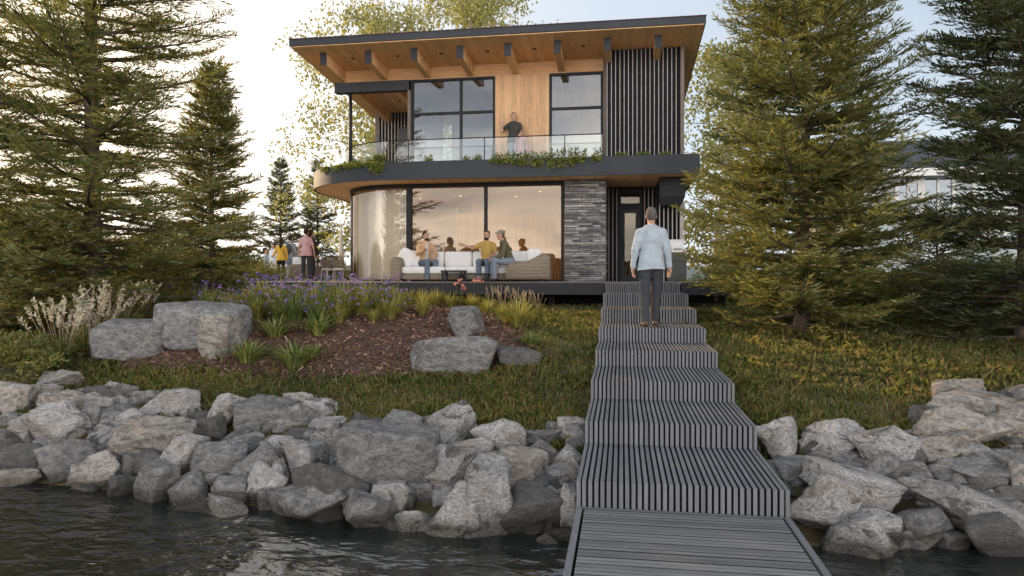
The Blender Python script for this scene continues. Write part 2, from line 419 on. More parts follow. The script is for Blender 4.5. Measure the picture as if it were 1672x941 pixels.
def water_mat():
    m = N('dark_lake_water'); tc = m.n('ShaderNodeTexCoord')
    mp = m.n('ShaderNodeMapping'); mp.inputs['Scale'].default_value = (1, 1.9, 1); mp.inputs['Rotation'].default_value = (0, 0, .35); m.l(tc.outputs['Object'], mp.inputs[0])
    a = m.noise(mp.outputs[0], 1.1, 2, .5, .3); b = m.noise(mp.outputs[0], 3.4, 2, .5, .5); c = m.noise(mp.outputs[0], 13, 2, .5)
    h = m.math('ADD', m.math('ADD', a, m.math('MULTIPLY', b, .42)), m.math('MULTIPLY', c, .07))
    nm = m.bump(h, 1.0, .062)
    fr = m.n('ShaderNodeFresnel'); fr.inputs['IOR'].default_value = 2.3; m.l(nm, fr.inputs['Normal'])
    gl = m.n('ShaderNodeBsdfGlossy'); gl.inputs['Roughness'].default_value = .05; m.l(nm, gl.inputs['Normal'])
    tr = m.n('ShaderNodeBsdfTransparent'); tr.inputs[0].default_value = (.42, .47, .44, 1)
    df = m.n('ShaderNodeBsdfDiffuse'); df.inputs[0].default_value = (.022, .028, .027, 1)
    m1 = m.n('ShaderNodeMixShader'); m1.inputs[0].default_value = .55; m.l(tr.outputs[0], m1.inputs[1]); m.l(df.outputs[0], m1.inputs[2])
    m2 = m.n('ShaderNodeMixShader'); m.l(fr.outputs[0], m2.inputs[0]); m.l(m1.outputs[0], m2.inputs[1]); m.l(gl.outputs[0], m2.inputs[2])
    return m.done(m2.outputs[0])
wx = np.array([-900, 900.]); 
w = link('lake_water', mesh_np('lake_water', [(-900, -500, 0), (900, -500, 0), (900, 9, 0), (-900, 9, 0)], np.array([[0, 1, 2, 3]])), water_mat())
tag(w, 'dark rippled lake water along the rocky shore', kind='structure')
# far wooded shore across the lake (behind the viewer, seen mirrored in the windows) and low hills on the horizon
def ridge(name, pts, base, amp, seed, mat, label):
    rr = random.Random(seed); V = []; Fc = []
    for i, (x, y, h) in enumerate(pts):
        V += [(x, y, base), (x, y, base+h+amp*(rr.random()-.5))]
    for i in range(len(pts)-1): Fc.append((2*i, 2*i+2, 2*i+3, 2*i+1))
    o = link(name, mesh_np(name, V, np.array(Fc)), mat); tag(o, label, kind='structure'); return o
MAT['hill'] = simple('hazy_blue_green_hill', (.16, .19, .19), .95, .2, .02)
ridge('hills', [(-700+14*i, 760, 6+9*abs(math.sin(i*.13+.6))+4*math.sin(i*.5)) for i in range(101)], 0, 2.5, 3, MAT['hill'], 'low hazy wooded hills on the horizon')
MAT['shore'] = simple('dark_wooded_shore', (.035, .040, .022), .95, .4, .15)
ridge('far_shore', [(-260+2.6*i, -120, 6.5+2.2*math.sin(i*.23)+1.2*math.sin(i*.9)) for i in range(201)], -.5, 4.0, 5, MAT['shore'], 'dark wooded shore across the lake')

# ------------------------------------------------------------------ stairs and dock
XL, XR = -.31, 1.195
# (front edge Y, top z)
STEPS = [(5.37, .50), (6.625, .706), (7.91, .911), (9.26, 1.12), (10.55, 1.33), (11.85, 1.56), (13.25, 1.78), (15.15, 1.99)]
st = empty('boardwalk_stairs', (.4, 10, 0))
tag(st, 'wide grey slatted timber steps climbing from the dock to the house', 'stairs')
def rel(o, root):
    o.location = -Vector(root.location); return o
MAT['gap_shade'] = simple('board_side_gap_shade', (.022, .022, .023), .9, .2)  # near-black side faces: shade of the gaps between boards, painted as colour
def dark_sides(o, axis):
    o.data.materials.append(MAT['gap_shade'])
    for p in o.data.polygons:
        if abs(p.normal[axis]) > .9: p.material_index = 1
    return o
NS = 32; pitch = (XR-XL)/NS; sw = pitch*.66
for i, (y, z) in enumerate(STEPS):
    zb = STEPS[i-1][1] if i else .302
    yb = STEPS[i+1][0] if i+1 < len(STEPS) else 15.70
    m = MB()
    for k in range(NS):
        xa = XL+pitch*k+(pitch-sw)/2
        j = rnd.uniform(-.0015, .0015)
        m.box(xa, xa+sw, y+.030, yb+.045, z-.035+j, z+j-.001)       # tread slat
        m.box(xa, xa+sw, y+j, y+.030, zb-.02 if i else zb-.3, z+j)   # riser slat, folded over the nosing
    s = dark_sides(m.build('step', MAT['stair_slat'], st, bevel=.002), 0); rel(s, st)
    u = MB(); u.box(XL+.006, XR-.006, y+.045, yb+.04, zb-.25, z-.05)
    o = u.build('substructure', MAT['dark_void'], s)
    for xa, xb in ((XL-.035, XL-.004), (XR+.004, XR+.035)):
        MB().box(xa, xb, y+.004, yb+.02, zb-.12, z-.004).build('stringer', MAT['stair_slat'], s, bevel=.003)
dk = empty('dock', (.4, 3, 0)); tag(dk, 'low grey plank dock at the foot of the steps', 'dock')
m = MB(); y = 5.358; k = 0
while y > -1.5:
    m.box(XL+.030, XR-.030, y-.0475, y, .268+rnd.uniform(0, .003), .302+rnd.uniform(-.0025, .0025)); y -= .056
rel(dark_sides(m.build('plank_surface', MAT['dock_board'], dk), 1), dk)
for xa, xb in ((XL-.036, XL+.010), (XR-.010, XR+.036)):
    m = MB().box(xa, xb, -1.5, 5.362, .10, .304); rel(m.build('edge_board', MAT['stair_slat'], dk, bevel=.004), dk)
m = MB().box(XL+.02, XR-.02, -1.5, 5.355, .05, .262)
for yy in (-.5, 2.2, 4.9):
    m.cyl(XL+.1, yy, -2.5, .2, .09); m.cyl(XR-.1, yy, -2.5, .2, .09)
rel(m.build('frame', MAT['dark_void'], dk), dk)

# ------------------------------------------------------------------ deck
DZ = 1.99
deck = empty('timber_deck', (-4, 18, 0)); tag(deck, 'raised pale timber deck with black edge around the house', 'deck')
P_main = [(-9.9, 15.45), (2.25, 15.45), (2.25, 27), (-9.9, 27)]
m = MB().box(-9.9, XL-.05, 15.18, 27, DZ-.05, DZ); m.box(XR+.05, 2.35, 15.18, 22, DZ-.05, DZ); m.box(XL-.05, XR+.05, 15.70, 22, DZ-.05, DZ)
m.box(-18, -9.9, 19.5, 32, DZ-.05, DZ)
rel(m.build('board_surface', MAT['deck_board'], deck), deck)
m = MB().box(-9.9, XL-.055, 15.13, 15.177, DZ-.27, DZ-.004); m.box(XR+.055, 2.35, 15.13, 15.177, DZ-.27, DZ-.004)
m.box(-18, -9.9, 19.45, 19.497, DZ-.27, DZ-.004); m.box(-9.947, -9.9, 15.13, 19.45, DZ-.27, DZ-.004)
rel(m.build('black_fascia', MAT['black_metal'], deck), deck)
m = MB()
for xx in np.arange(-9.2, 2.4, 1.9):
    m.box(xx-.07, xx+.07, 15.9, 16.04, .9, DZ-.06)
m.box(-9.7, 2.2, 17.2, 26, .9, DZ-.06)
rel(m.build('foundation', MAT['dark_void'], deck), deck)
# ------------------------------------------------------------------ the lake house
house = empty('lake_house', (-3, 21, DZ))
tag(house, 'two storey modern house with cedar soffit, curved glass and charcoal balcony band', 'house')
def hp(mb, name, mat, parent=None, smooth=False, bevel=0):
    o = mb.build(name, mat, parent or house, smooth, bevel=bevel)
    if parent is None or parent is house: o.location = -Vector(house.location)
    return o
YG, YW, YB, YS = 19.0, 18.95, 18.1, 18.35      # lower glass, upper wall, balcony edge, slat screen
ZS, ZT = 4.76, 5.25                             # balcony soffit, top of its band
ZF = 5.02                                       # upper floor
YR, RB, RSL = 17.1, 24.6, .07                   # roof front, back, slope
ZR = 8.19
def zr(y): return ZR-(y-YR)*RSL
XRL, XRR = XY(472, YR), XY(1153, YR)
XEND = XY(1117, YS)
# --- roof slab: metal top, fascia, boarded soffit
m = MB()
def slab(mb, x0, x1, y0, y1, a, b):
    vs = [(x0, y0, zr(y0)+a), (x1, y0, zr(y0)+a), (x1, y1, zr(y1)+a), (x0, y1, zr(y1)+a),
          (x0, y0, zr(y0)+b), (x1, y0, zr(y0)+b), (x1, y1, zr(y1)+b), (x0, y1, zr(y1)+b)]
    mb.add(vs, [(3, 2, 1, 0), (4, 5, 6, 7), (0, 1, 5, 4), (1, 2, 6, 5), (2, 3, 7, 6), (3, 0, 4, 7)])
slab(m, XRL, XRR, YR, RB, .012, .185)
roof = hp(m, 'roof', MAT['fascia'])
m = MB()
xx = XRL+.2
while xx < XRR:
    slab(m, xx-.012, xx+.012, YR+.02, RB-.02, .186, .225); xx += .43
m2 = MB(); slab(m2, XRL-.015, XRR+.015, YR-.02, RB, .186, .20)
MAT['roof_red'] = simple('dark_red_metal_roofing', (.10, .03, .028), .45, .15, 4)
hp(m2, 'roofing_sheet', MAT['roof_red'], roof); hp(m, 'standing_seam', MAT['roof_red'], roof)
m = MB(); slab(m, XRL+.03, XRR-.03, YR+.03, RB-.03, -.012, .008)
soff = hp(m, 'soffit', MAT['soffit'])
# recessed downlights (unlit, read as small dark discs)
for px, py in ((576, 95), (649, 91), (720, 87), (796, 83), (873, 79), (952, 74), (652, 164)):
    d = ray(px, py); t = (zr(0)-CZ)/(d.z+RSL*d.y); p = Vector((d.x*t, d.y*t, CZ+d.z*t))
    m = MB().tube([(p.x, p.y, p.z-.024), (p.x, p.y, p.z-.010)], .05, 14)
    hp(m, 'downlight', MAT['black'])
# --- beams
for px in (528, 601, 676, 751, 829, 910, 992, 1075):
    yb = YR*1.0293; x = XY(px, yb); ye = RB-.4 if px < 560 else (21.0 if px < 990 else YS+.12)
    w = .085; h = .33
    m = MB()
    vs = []
    for yy in (yb+.015, ye):
        vs += [(x-w, yy, zr(yy)-h), (x+w, yy, zr(yy)-h), (x+w, yy, zr(yy)-.014), (x-w, yy, zr(yy)-.014)]
    m.add(vs, [(0, 1, 2, 3), (7, 6, 5, 4), (0, 4, 5, 1), (1, 5, 6, 2), (2, 6, 7, 3), (3, 7, 4, 0)])
    b = hp(m, 'roof_beam', MAT['beam'])
    hp(MB().box(x-w-.006, x+w+.006, yb-.012, yb+.013, zr(yb)-h-.006, zr(yb)-.02), 'end_cap', MAT['fascia'], b)
# --- header over the upper windows, and the steel beam with post on the left
XWL, XWR = XY(668, YW), XY(986, YW)
ZH = 7.70
m = MB()
for xa, xb in ((XY(560, YW), XWR-.002),):
    m.box(xa, xb, YW-.03, YW+.12, ZH+.002, zr(YW)-.015)
hp(m, 'header_board', MAT['header'])
m = MB().box(XY(548, YW), XWL+.02, YW-.09, YW+.14, 7.41, ZH); hp(m, 'steel_beam', MAT['fascia'], bevel=.008)
m = MB().tube([(XY(572, YW), YW+.02, ZT-.1), (XY(572, YW), YW+.02, 7.408)], .05, 16); hp(m, 'steel_post', MAT['black_metal'], smooth=True)
# --- windows helper: frame bars and pane
def window(xa, xb, y, za, zb, vbars=(), hbars=(), glassmat='glass_upper', w=.035, depth=.09, parent=None, name='window'):
    m = MB()
    m.box(xa, xa+w*2, y-depth/2, y+depth/2, za, zb); m.box(xb-w*2, xb, y-depth/2, y+depth/2, za, zb)
    m.box(xa+w*2, xb-w*2, y-depth/2, y+depth/2, zb-w*2, zb); m.box(xa+w*2, xb-w*2, y-depth/2, y+depth/2, za, za+w*2)
    for v in vbars: m.box(v-w, v+w, y-depth/2-.004, y+depth/2-.004, za+w*2, zb-w*2)
    for h in hbars: m.box(xa+w*2, xb-w*2, y-depth/2+.006, y+depth/2-.006, h-w, h+w)
    f = hp(m, name, MAT['black_metal'], parent)
    xs = [xa+w*2]+list(vbars)+[xb-w*2]
    m = MB()
    m.add([(xs[0]-.01, y, za+.02), (xs[-1]+.01, y, za+.02), (xs[-1]+.01, y, zb-.02), (xs[0]-.01, y, zb-.02)], [(0, 1, 2, 3)])
    hp(m, 'pane', MAT[glassmat], f)
    return f
x1, x2 = XY(672, YW), XY(809, YW)
zm = ZY(740, 185, YW)
window(x1, x2, YW, ZF, ZH, (XY(753, YW),), (zm,))
x3, x4 = XY(897, YW), XY(985, YW)
window(x3, x4, YW, ZF, ZH, (), (ZY(940, 177, YW),))
m = MB().box(x2+.003, x3-.003, YW-.05, YW+.1, ZF, ZH); hp(m, 'cedar_cladding', MAT['cladding'])
m = MB().box(XWL-.02, x1-.003, YW-.085, YW+.1, ZF, 7.405); hp(m, 'corner_post', MAT['corner_trim'])
m = MB().box(x4+.003, XY(990, YW), YW-.06, YW+.12, ZF, zr(YW)-.02); hp(m, 'corner_post', MAT['corner_trim'])
# side window wall on the left of the upper room, going back
f = MB()
for yy in (20.6, 22.4): f.box(XWL-.02, XWL+.05, yy-.03, yy+.03, ZF, 7.6)
f.box(XWL-.02, XWL+.05, YW+.1, 22.7, 6.68, 6.75)
sw_ = hp(f, 'side_window', MAT['black_metal'])
m = MB().add([(XWL+.01, YW+.1, ZF), (XWL+.01, 22.75, ZF), (XWL+.01, 22.75, 7.75), (XWL+.01, YW+.1, 7.75)], [(0, 1, 2, 3)]); hp(m, 'pane', MAT['glass_upper'], sw_)
# slatted back wall of the covered balcony
YK = 22.8; xa, xb = XY(618, YK), XWL-.03
m = MB().box(xa, xb, YK+.03, YK+.1, ZF, zr(YK)-.02); p = hp(m, 'slat_screen', MAT['slat_dark'])
m = MB(); x = xa
while x < xb: m.box(x, x+.035, YK-.03, YK+.029, ZF, zr(YK)-.03); x += .115
hp(m, 'slats', MAT['slat_edge'], p)
m = MB().box(xa-.10, xa-.003, YK-.06, YK+.12, ZF, zr(YK)-.02); hp(m, 'corner_post', MAT['corner_trim'])
m = MB().box(XY(650, 22.6), XWL-.04, 22.60, 22.72, ZF, ZY(655, 210, 22.6)); hp(m, 'grey_cupboard', MAT['grey_cabinet'])
# --- slat screen box on the right of the upper floor
xa, xb = XY(990, YS), XEND
m = MB().box(xa, xb-.02, YS+.05, RB-.5, ZT-.05, zr(YS)-.25)
m.box(xa+.004, xb-.024, YS+.055, YS+.15, zr(YS)-.25, zr(YS)-.02); scr = hp(m, 'slat_screen', MAT['slat_dark'])
m = MB(); n = 17; wv = (XY(1110, YS)-xa)/n
for k in range(n): m.box(xa+wv*k+.01, xa+wv*k+.030, YS+.012, YS+.049, ZT-.03, zr(YS)-.02)
hp(m, 'slats', MAT['slat_edge'], scr)
m = MB().box(XY(1111, YS), XEND, YS-.05, YS+.2, ZT-.03, zr(YS)-.02); hp(m, 'corner_trim', MAT['corner_trim'])
# --- balcony: plan path with the big curve on the left
def curve(cx, cy, r, n=28, back=25.5, xr=None):
    p = [(cx-r, back)]
    for k in range(n+1):
        a = math.pi+math.pi/2*k/n; p.append((cx+r*math.cos(a), cy+r*math.sin(a)))
    if xr is not None: p.append((xr, cy-r))
    return p
XBR = XY(1143, YB)
path = curve(-6.6, 20.98, 2.88, 40, 25.5, XBR)
m = MB().strip(path, ZS, ZT, .06); m.box(XBR-.06, XBR, YB+.061, 24, ZS, ZT)
hp(m, 'balcony_band', MAT['fascia'])
inner = curve(-6.6, 20.98, 2.815, 40, 25.5, XBR-.065)
m = MB(); m.poly(inner+[(XBR-.065, 25.5)], ZS+.012, ZS+.05); hp(m, 'balcony_soffit', MAT['soffit'])
m = MB(); m.poly(inner+[(XBR-.065, 25.5)], ZS+.06, ZF-.004); hp(m, 'balcony_floor', MAT['concrete'])
# planter soil between the band and the railing
rail_path = curve(-6.05, 20.68, 2.33, 32, 25.4, XY(986, 18.35)-.03)
m = MB().strip(curve(-6.3, 20.78, 2.55, 30, 25.4, XBR-.1), ZF, ZT-.05, .18); hp(m, 'planter_soil', MAT['ground'])
# railing
rl = MB(); zt = 5.885
rl.tube([(x, y, zt) for x, y in rail_path], .014, 6)
rail = hp(rl, 'balcony_railing', MAT['black_metal'])
m = MB().strip(rail_path, ZT-.15, zt-.02); hp(m, 'glass_panel', MAT['glass_rail'], rail, True)
for px in (667, 791, 922, 984):
    x = XY(px, 18.35); m = MB().box(x-.012, x+.012, 18.34, 18.365, ZF, zt-.012); hp(m, 'railing_post', MAT['black_metal'], rail)
# --- ground floor glazing
gpath = curve(-6.4, 21.0, 2.0, 36, 25.5)
ia = [0, 14, 26, 37]
zg0, zg1 = DZ+.06, ZS-.10
m = MB().strip(gpath, ZS-.10, ZS+.005, .06).strip(gpath, DZ+.002, DZ+.06, .06)
xg = [XY(668, YG), XY(793, YG), XY(918, YG)]
m.box(gpath[-1][0], xg[-1]+.04, YG, YG+.06, ZS-.10, ZS+.005); m.box(gpath[-1][0], xg[-1]+.04, YG, YG+.06, DZ+.002, DZ+.06)
hp(m, 'glazing_channel', MAT['black_metal'])
for a, b in ((0, 1), (1, 15), (15, 38)):
    pth = gpath[a:b+1] if b < 38 else gpath[a:]+[(xg[0]-.07, YG)]
    m = MB().strip([(x, y+.03) for x, y in pth], zg0-.02, zg1+.02); o = hp(m, 'curved_pane', MAT['glass_curve'], None, True)
    q = pth[0]; m = MB().box(q[0]-.02, q[0]+.02, q[1]-.02+.03, q[1]+.02+.03, zg0, zg1); hp(m, 'mullion', MAT['black_metal'], o)
wf = hp(MB().box(xg[0]-.075, xg[0]+.075, YG-.04, YG+.10, DZ+.06, ZS-.09), 'window', MAT['black_metal'])
for x, w in ((xg[1], .04), (xg[2], .03)): hp(MB().box(x-w, x+w, YG-.04, YG+.10, DZ+.06, ZS-.09), 'mullion', MAT['black_metal'], wf)
for i in range(2):
    m = MB().add([(xg[i], YG+.03, zg0-.02), (xg[i+1], YG+.03, zg0-.02), (xg[i+1], YG+.03, zg1+.02), (xg[i], YG+.03, zg1+.02)], [(0, 1, 2, 3)])
    hp(m, 'pane', MAT['glass_lower'], wf)
# --- interior seen through the glass
m = MB().box(-8.3, XY(918, YG), 19.1, 25, DZ+.004, DZ+.02); hp(m, 'interior_floor', MAT['int_floor'])
m = MB().box(XY(668, YG), XY(920, YG), 19.15, 25, ZS-.02, ZS+.008); hp(m, 'interior_ceiling', MAT['ivory'])
m = MB(); xa, xb = XY(745, 20.4), XY(921, 20.4); x = xa
m.box(xa, xb, 20.45, 20.5, DZ+.02, 4.05)
while x < xb-.03:
    m.box(x, x+.05+rnd.uniform(0, .012), 20.39+rnd.uniform(0, .02), 20.45, DZ+.02, 4.05); x += .085
hp(m, 'interior_slat_wall', MAT['interior_slat'])
m = MB().box(-8.2, XY(745, 25), 24.9, 25, DZ+.02, ZS); hp(m, 'interior_back_wall', MAT['ivory'])
m = MB().box(xa, XY(921, 22), 22.6, 22.7, DZ+.02, ZS-.03); hp(m, 'interior_back_wall', MAT['ivory'])
cp = [(-6.4+(1.70+.035*math.cos(k*1.35))*math.cos(math.pi*(1.02+.53*k/150)), 21.0+(1.70+.035*math.cos(k*1.35))*math.sin(math.pi*(1.02+.53*k/150))) for k in range(151)]
m = MB().strip(cp, DZ+.03, ZS-.12); hp(m, 'curtain', MAT['sheer'])
em = N('warm_lamp_disc'); e = em.n('ShaderNodeEmission'); e.inputs[0].default_value = (1, .74, .45, 1); e.inputs[1].default_value = 2.0; em.done(e.outputs[0]); MAT['lamp'] = em.m
for px, py in ((752, 320), (812, 326), (882, 313), (897, 329), (868, 341), (720, 338)):
    d = ray(px, py); t = (ZS-.025-CZ)/d.z; p = d*t
    if p.y < 19.2: p.y = 19.3
    if p.y > 24: p.y = 22.2
    m = MB().tube([(p.x, p.y, ZS-.035), (p.x, p.y, ZS-.022)], .035, 14); hp(m, 'ceiling_light', MAT['lamp'])
# upper rooms
m = MB().box(XWL+.1, XY(990, YW), 19.1, 24, ZF+.002, ZF+.02); hp(m, 'interior_floor', MAT['int_floor'])
m = MB().box(XWL+.1, XY(990, 24), 23.9, 24, ZF+.02, 7.6); hp(m, 'interior_back_wall', MAT['ivory'])
m = MB().box(XY(806, 21), XY(900, 21), 20.9, 21, ZF+.02, 7.7); hp(m, 'interior_back_wall', MAT['ivory'])
# --- stone pier
xa, xb = XY(921.5, 18.85), XY(989, 18.85)
m = MB().box(xa+.03, xb-.03, 18.90, 20.6, DZ+.002, ZS+.008); pier = hp(m, 'stone_pier', MAT['ledger'])
m = MB(); z = DZ+.004
def stone(x0, x1, y0, y1, z0, z1):
    c = .006; a = rnd.uniform(-.006, .006)
    m.add([(x0, y1, z0), (x1, y1, z0), (x1, y1, z1), (x0, y1, z1),
           (x0+c, y0+a, z0+c), (x1-c, y0-a, z0+c), (x1-c, y0-a+rnd.uniform(-.006, .006), z1-c), (x0+c, y0+a, z1-c)],
          [(4, 5, 6, 7), (0, 1, 5, 4), (1, 2, 6, 5), (2, 3, 7, 6), (3, 0, 4, 7)])
while z < ZS-.01:
    h = min(rnd.choice((.035, .045, .055, .07)), ZS-z)
    x = xa
    while x < xb-.001:
        l = rnd.uniform(.10, .42); x2_ = min(x+l, xb)
        if xb-x2_ < .06: x2_ = xb
        stone(x+.002, x2_-.002, 18.85+rnd.uniform(-.025, .025), 18.905, z+.002, z+h-.002); x = x2_
    y = 18.9
    while y < 20.59:
        y2 = min(20.6, y+rnd.uniform(.12, .4)); q = xb+rnd.uniform(-.02, .015)
        m.add([(xb-.03, y+.002, z+.002), (xb-.03, y2-.002, z+.002), (xb-.03, y2-.002, z+h-.002), (xb-.03, y+.002, z+h-.002),
               (q, y+.006, z+.006), (q, y2-.006, z+.006), (q, y2-.006, z+h-.006), (q, y+.006, z+h-.006)],
              [(4, 5, 6, 7), (0, 1, 5, 4), (1, 2, 6, 5), (2, 3, 7, 6), (3, 0, 4, 7)]); y = y2
    z += h
hp(m, 'ledger_stones', MAT['ledger'], pier)
# --- entrance recess
YD = 20.55
xa, xb = xb-.02, XY(1082, YD)
m = MB().box(xa, xb+.35, YD+.12, YD+.2, DZ+.002, ZS+.005); rec = hp(m, 'entrance_wall', MAT['slat_dark'])
xd0, xd1 = XY(1011, YD), XY(1047, YD)
m = MB(); x = xa+.06
while x < xb+.2:
    if not (xd0-.05 < x < xd1+.03): m.box(x, x+.025, YD+.04, YD+.119, DZ+.003, ZS)
    x += .115
hp(m, 'slats', MAT['slat_edge'], rec)
zt0, zd1 = ZY(1030, 334, YD), ZY(1030, 339, YD)
m = MB().box(xd0-.03, xd0+.05, YD, YD+.1, DZ+.003, 4.72).box(xd1-.05, xd1+.03, YD, YD+.1, DZ+.003, 4.72)
m.box(xd0+.05, xd1-.05, YD, YD+.1, zd1-.05, zt0+.03).box(xd0+.05, xd1-.05, YD, YD+.1, 4.60, 4.72)
hp(m, 'door_frame', MAT['black_metal'])
m = MB().add([(xd0+.05, YD+.05, zt0), (xd1-.05, YD+.05, zt0), (xd1-.05, YD+.05, 4.62), (xd0+.05, YD+.05, 4.62)], [(0, 1, 2, 3)]); hp(m, 'transom_pane', MAT['glass_door'])
w = .11; a, b = xd0+.052, xd1-.052
m = MB().box(a, a+w, YD+.02, YD+.07, DZ+.01, zd1-.052).box(b-w, b, YD+.02, YD+.07, DZ+.01, zd1-.052)
m.box(a+w, b-w, YD+.02, YD+.07, zd1-.16, zd1-.052).box(a+w, b-w, YD+.02, YD+.07, DZ+.01, DZ+.18)
door = hp(m, 'door', MAT['fascia'])
m = MB().add([(a+w, YD+.045, DZ+.18), (b-w, YD+.045, DZ+.18), (b-w, YD+.045, zd1-.16), (a+w, YD+.045, zd1-.16)], [(0, 1, 2, 3)]); hp(m, 'pane', MAT['glass_door'], door)
m = MB().tube([(a+.05, YD-.03, DZ+.75), (a+.05, YD-.03, DZ+1.25)], .014, 8); hp(m, 'handle', MAT['black'], door)
# right wing of the ground floor: slat wall, corner trim, dark hood
YE = 19.4; xa, xb = XY(1075, YE), XY(1116, YE)
m = MB().box(xa, xb, YE+.06, 24.5, DZ+.003, ZS+.006); wing = hp(m, 'slat_screen', MAT['slat_dark'])
m = MB(); x = xa+.02
while x < xb-.08: m.box(x, x+.025, YE-.02, YE+.059, DZ+.003, ZS); x += .115
hp(m, 'slats', MAT['slat_edge'], wing)
m = MB().box(XY(1110, YE), xb, YE-.05, YE+.1, DZ+.003, ZS); hp(m, 'corner_trim', MAT['slat_edge'])
YH = 18.75; xa, xb = XY(1077, YH), XY(1119, YH)
m = MB().poly([(xa, YH), (xb, YH), (xb, YE-.06), (xa, YE-.06)], ZY(1095, 321, YH), ZS-.02)
m.add([(xa, YH, ZY(1095, 321, YH)-.003), (xb, YH, ZY(1095, 321, YH)-.003), (xb-.1, YH+.08, ZY(1095, 334, YH)), (xa+.05, YH+.08, ZY(1095, 334, YH)), (xa+.05, YE-.06, ZY(1095, 334, YH)), (xb-.1, YE-.06, ZY(1095, 334, YH)), (xa, YE-.06, ZY(1095, 321, YH)-.003), (xb, YE-.06, ZY(1095, 321, YH)-.003)],
      [(0, 3, 2, 1), (3, 4, 5, 2), (0, 6, 4, 3), (1, 2, 5, 7)])
hp(m, 'wall_hood', MAT['black_metal'])
# end wall panels closing the building at the back and right
m = MB().box(-6, XEND-.1, 25.0, 25.1, DZ, ZS).box(XWL, XEND-.1, 24.0, 24.1, ZF, 7.6); hp(m, 'rear_wall', MAT['slat_dark'])

# ------------------------------------------------------------------ terrace furniture
def soft(mb, *a, **k): return mb.rbox(*a, **k)
YSF = 17.35
sx0, sx1 = XY(655, YSF), XY(872, YSF)
sofa = empty('sofa', ((sx0+sx1)/2, YSF+.5, DZ)); tag(sofa, 'long white cushioned sofa with woven rope base in front of the large window', 'sofa')
def sp(mb, name, mat, root, smooth=True, parent=None):
    o = mb.build(name, mat, parent or root, smooth)
    if parent is None: o.location = -Vector(root.location)
    return o
m = MB().rbox(sx0, sx1, YSF+.02, YSF+.95, DZ+.05, DZ+.20, r=.05); sp(m, 'woven_base', MAT['wicker'], sofa)
nseat = 3; w = (sx1-sx0)/nseat
for k in range(nseat):
    m = MB().rbox(sx0+w*k+.008, sx0+w*(k+1)-.008, YSF, YSF+.72, DZ+.205, DZ+.40, r=.06); sp(m, 'seat_cushion', MAT['white_fabric'], sofa)
edges = [XY(p, YSF+.6) for p in (672, 724, 770, 815, 872)]
for k in range(4):
    m = MB().rbox(edges[k]+.006, edges[k+1]-.006, YSF+.62, YSF+.88, DZ+.38, DZ+.81, r=.08); sp(m, 'back_cushion', MAT['white_fabric'], sofa)
m = MB().rbox(XY(636, YSF), sx0+.02, YSF-.15, YSF+.95, DZ+.02, DZ+.66, r=.17); sp(m, 'armrest', MAT['wicker'], sofa)
m = MB(); Mx = Matrix.Translation((XY(664, YSF+.35), YSF+.36, DZ+.63)) @ Matrix.Rotation(R(28), 4, 'Y') @ Matrix.Rotation(R(-12), 4, 'X')
q = MB().rbox(-.24, .24, -.10, .10, -.24, .24, r=.10); q.v = [tuple(Mx @ Vector(v)) for v in q.v]; sp(q, 'pillow', MAT['white_fabric'], sofa)
Mx = Matrix.Translation((XY(679, YSF+.4), YSF+.42, DZ+.60)) @ Matrix.Rotation(R(12), 4, 'Y') @ Matrix.Rotation(R(-14), 4, 'X')
q = MB().rbox(-.22, .22, -.09, .09, -.22, .22, r=.09); q.v = [tuple(Mx @ Vector(v)) for v in q.v]; sp(q, 'pillow', MAT['white_fabric'], sofa)
# woven armchair seen from behind at the right end
YA = 16.95
ax0, ax1 = XY(824, YA), XY(897, YA)
arm = empty('woven_armchair', ((ax0+ax1)/2, YA+.3, DZ)); tag(arm, 'curved woven rope armchair seen from behind, at the right end of the white sofa', 'armchair')
m = MB(); L = ax1-ax0; nseg = 26; prof = []
for i in range(nseg+1):
    t = i/nseg
    h = .52+.19*max(0, min(1, (t-.45)/.35))**1.5-.06*max(0, (t-.88)/.12)
    h *= 1-.25*max(0, (.10-t)/.10)**2
    prof.append((ax0+L*t, h))
V = []; nk = 12
for (x, h) in prof:
    t = (x-ax0)/L; yb_ = YA+.16*(2*t-1)**2
    for k in range(nk):
        a = 2*math.pi*k/nk; cx_, cz_ = math.cos(a), math.sin(a)
        sq = lambda c: math.copysign(abs(c)**.6, c)
        V.append((x, yb_+.14+.14*sq(cx_), DZ+.05+(h-.05)/2+(h-.05)/2*sq(cz_)))
Fc = []
for i in range(nseg):
    for k in range(nk): Fc.append((i*nk+k, (i+1)*nk+k, (i+1)*nk+(k+1) % nk, i*nk+(k+1) % nk))
Fc.append(tuple(range(nk))[::-1]); Fc.append(tuple(nseg*nk+k for k in range(nk)))
m.add(V, [f[::-1] for f in Fc]); sp(m, 'woven_back', MAT['wicker'], arm)
m = MB().rbox(ax0+.12, ax1-.08, YA+.3, YA+.95, DZ+.18, DZ+.42, r=.07); sp(m, 'seat_cushion', MAT['white_fabric'], arm)
m = MB().rbox(ax1-.62, ax1-.22, YA+.26, YA+.46, DZ+.40, DZ+.84, r=.12); sp(m, 'pillow', MAT['white_fabric'], arm)
m = MB().box(ax0+.1, ax1-.05, YA+.3, YA+.95, DZ+.06, DZ+.18); sp(m, 'woven_base', MAT['wicker'], arm, False)
for xx in (ax0+.12, ax1-.18):
    for yy in (YA+.10, YA+.85):
        m = MB().cyl(xx, yy, DZ+.001, DZ+.08, .022, 8); sp(m, 'leg', MAT['black_metal'], arm)
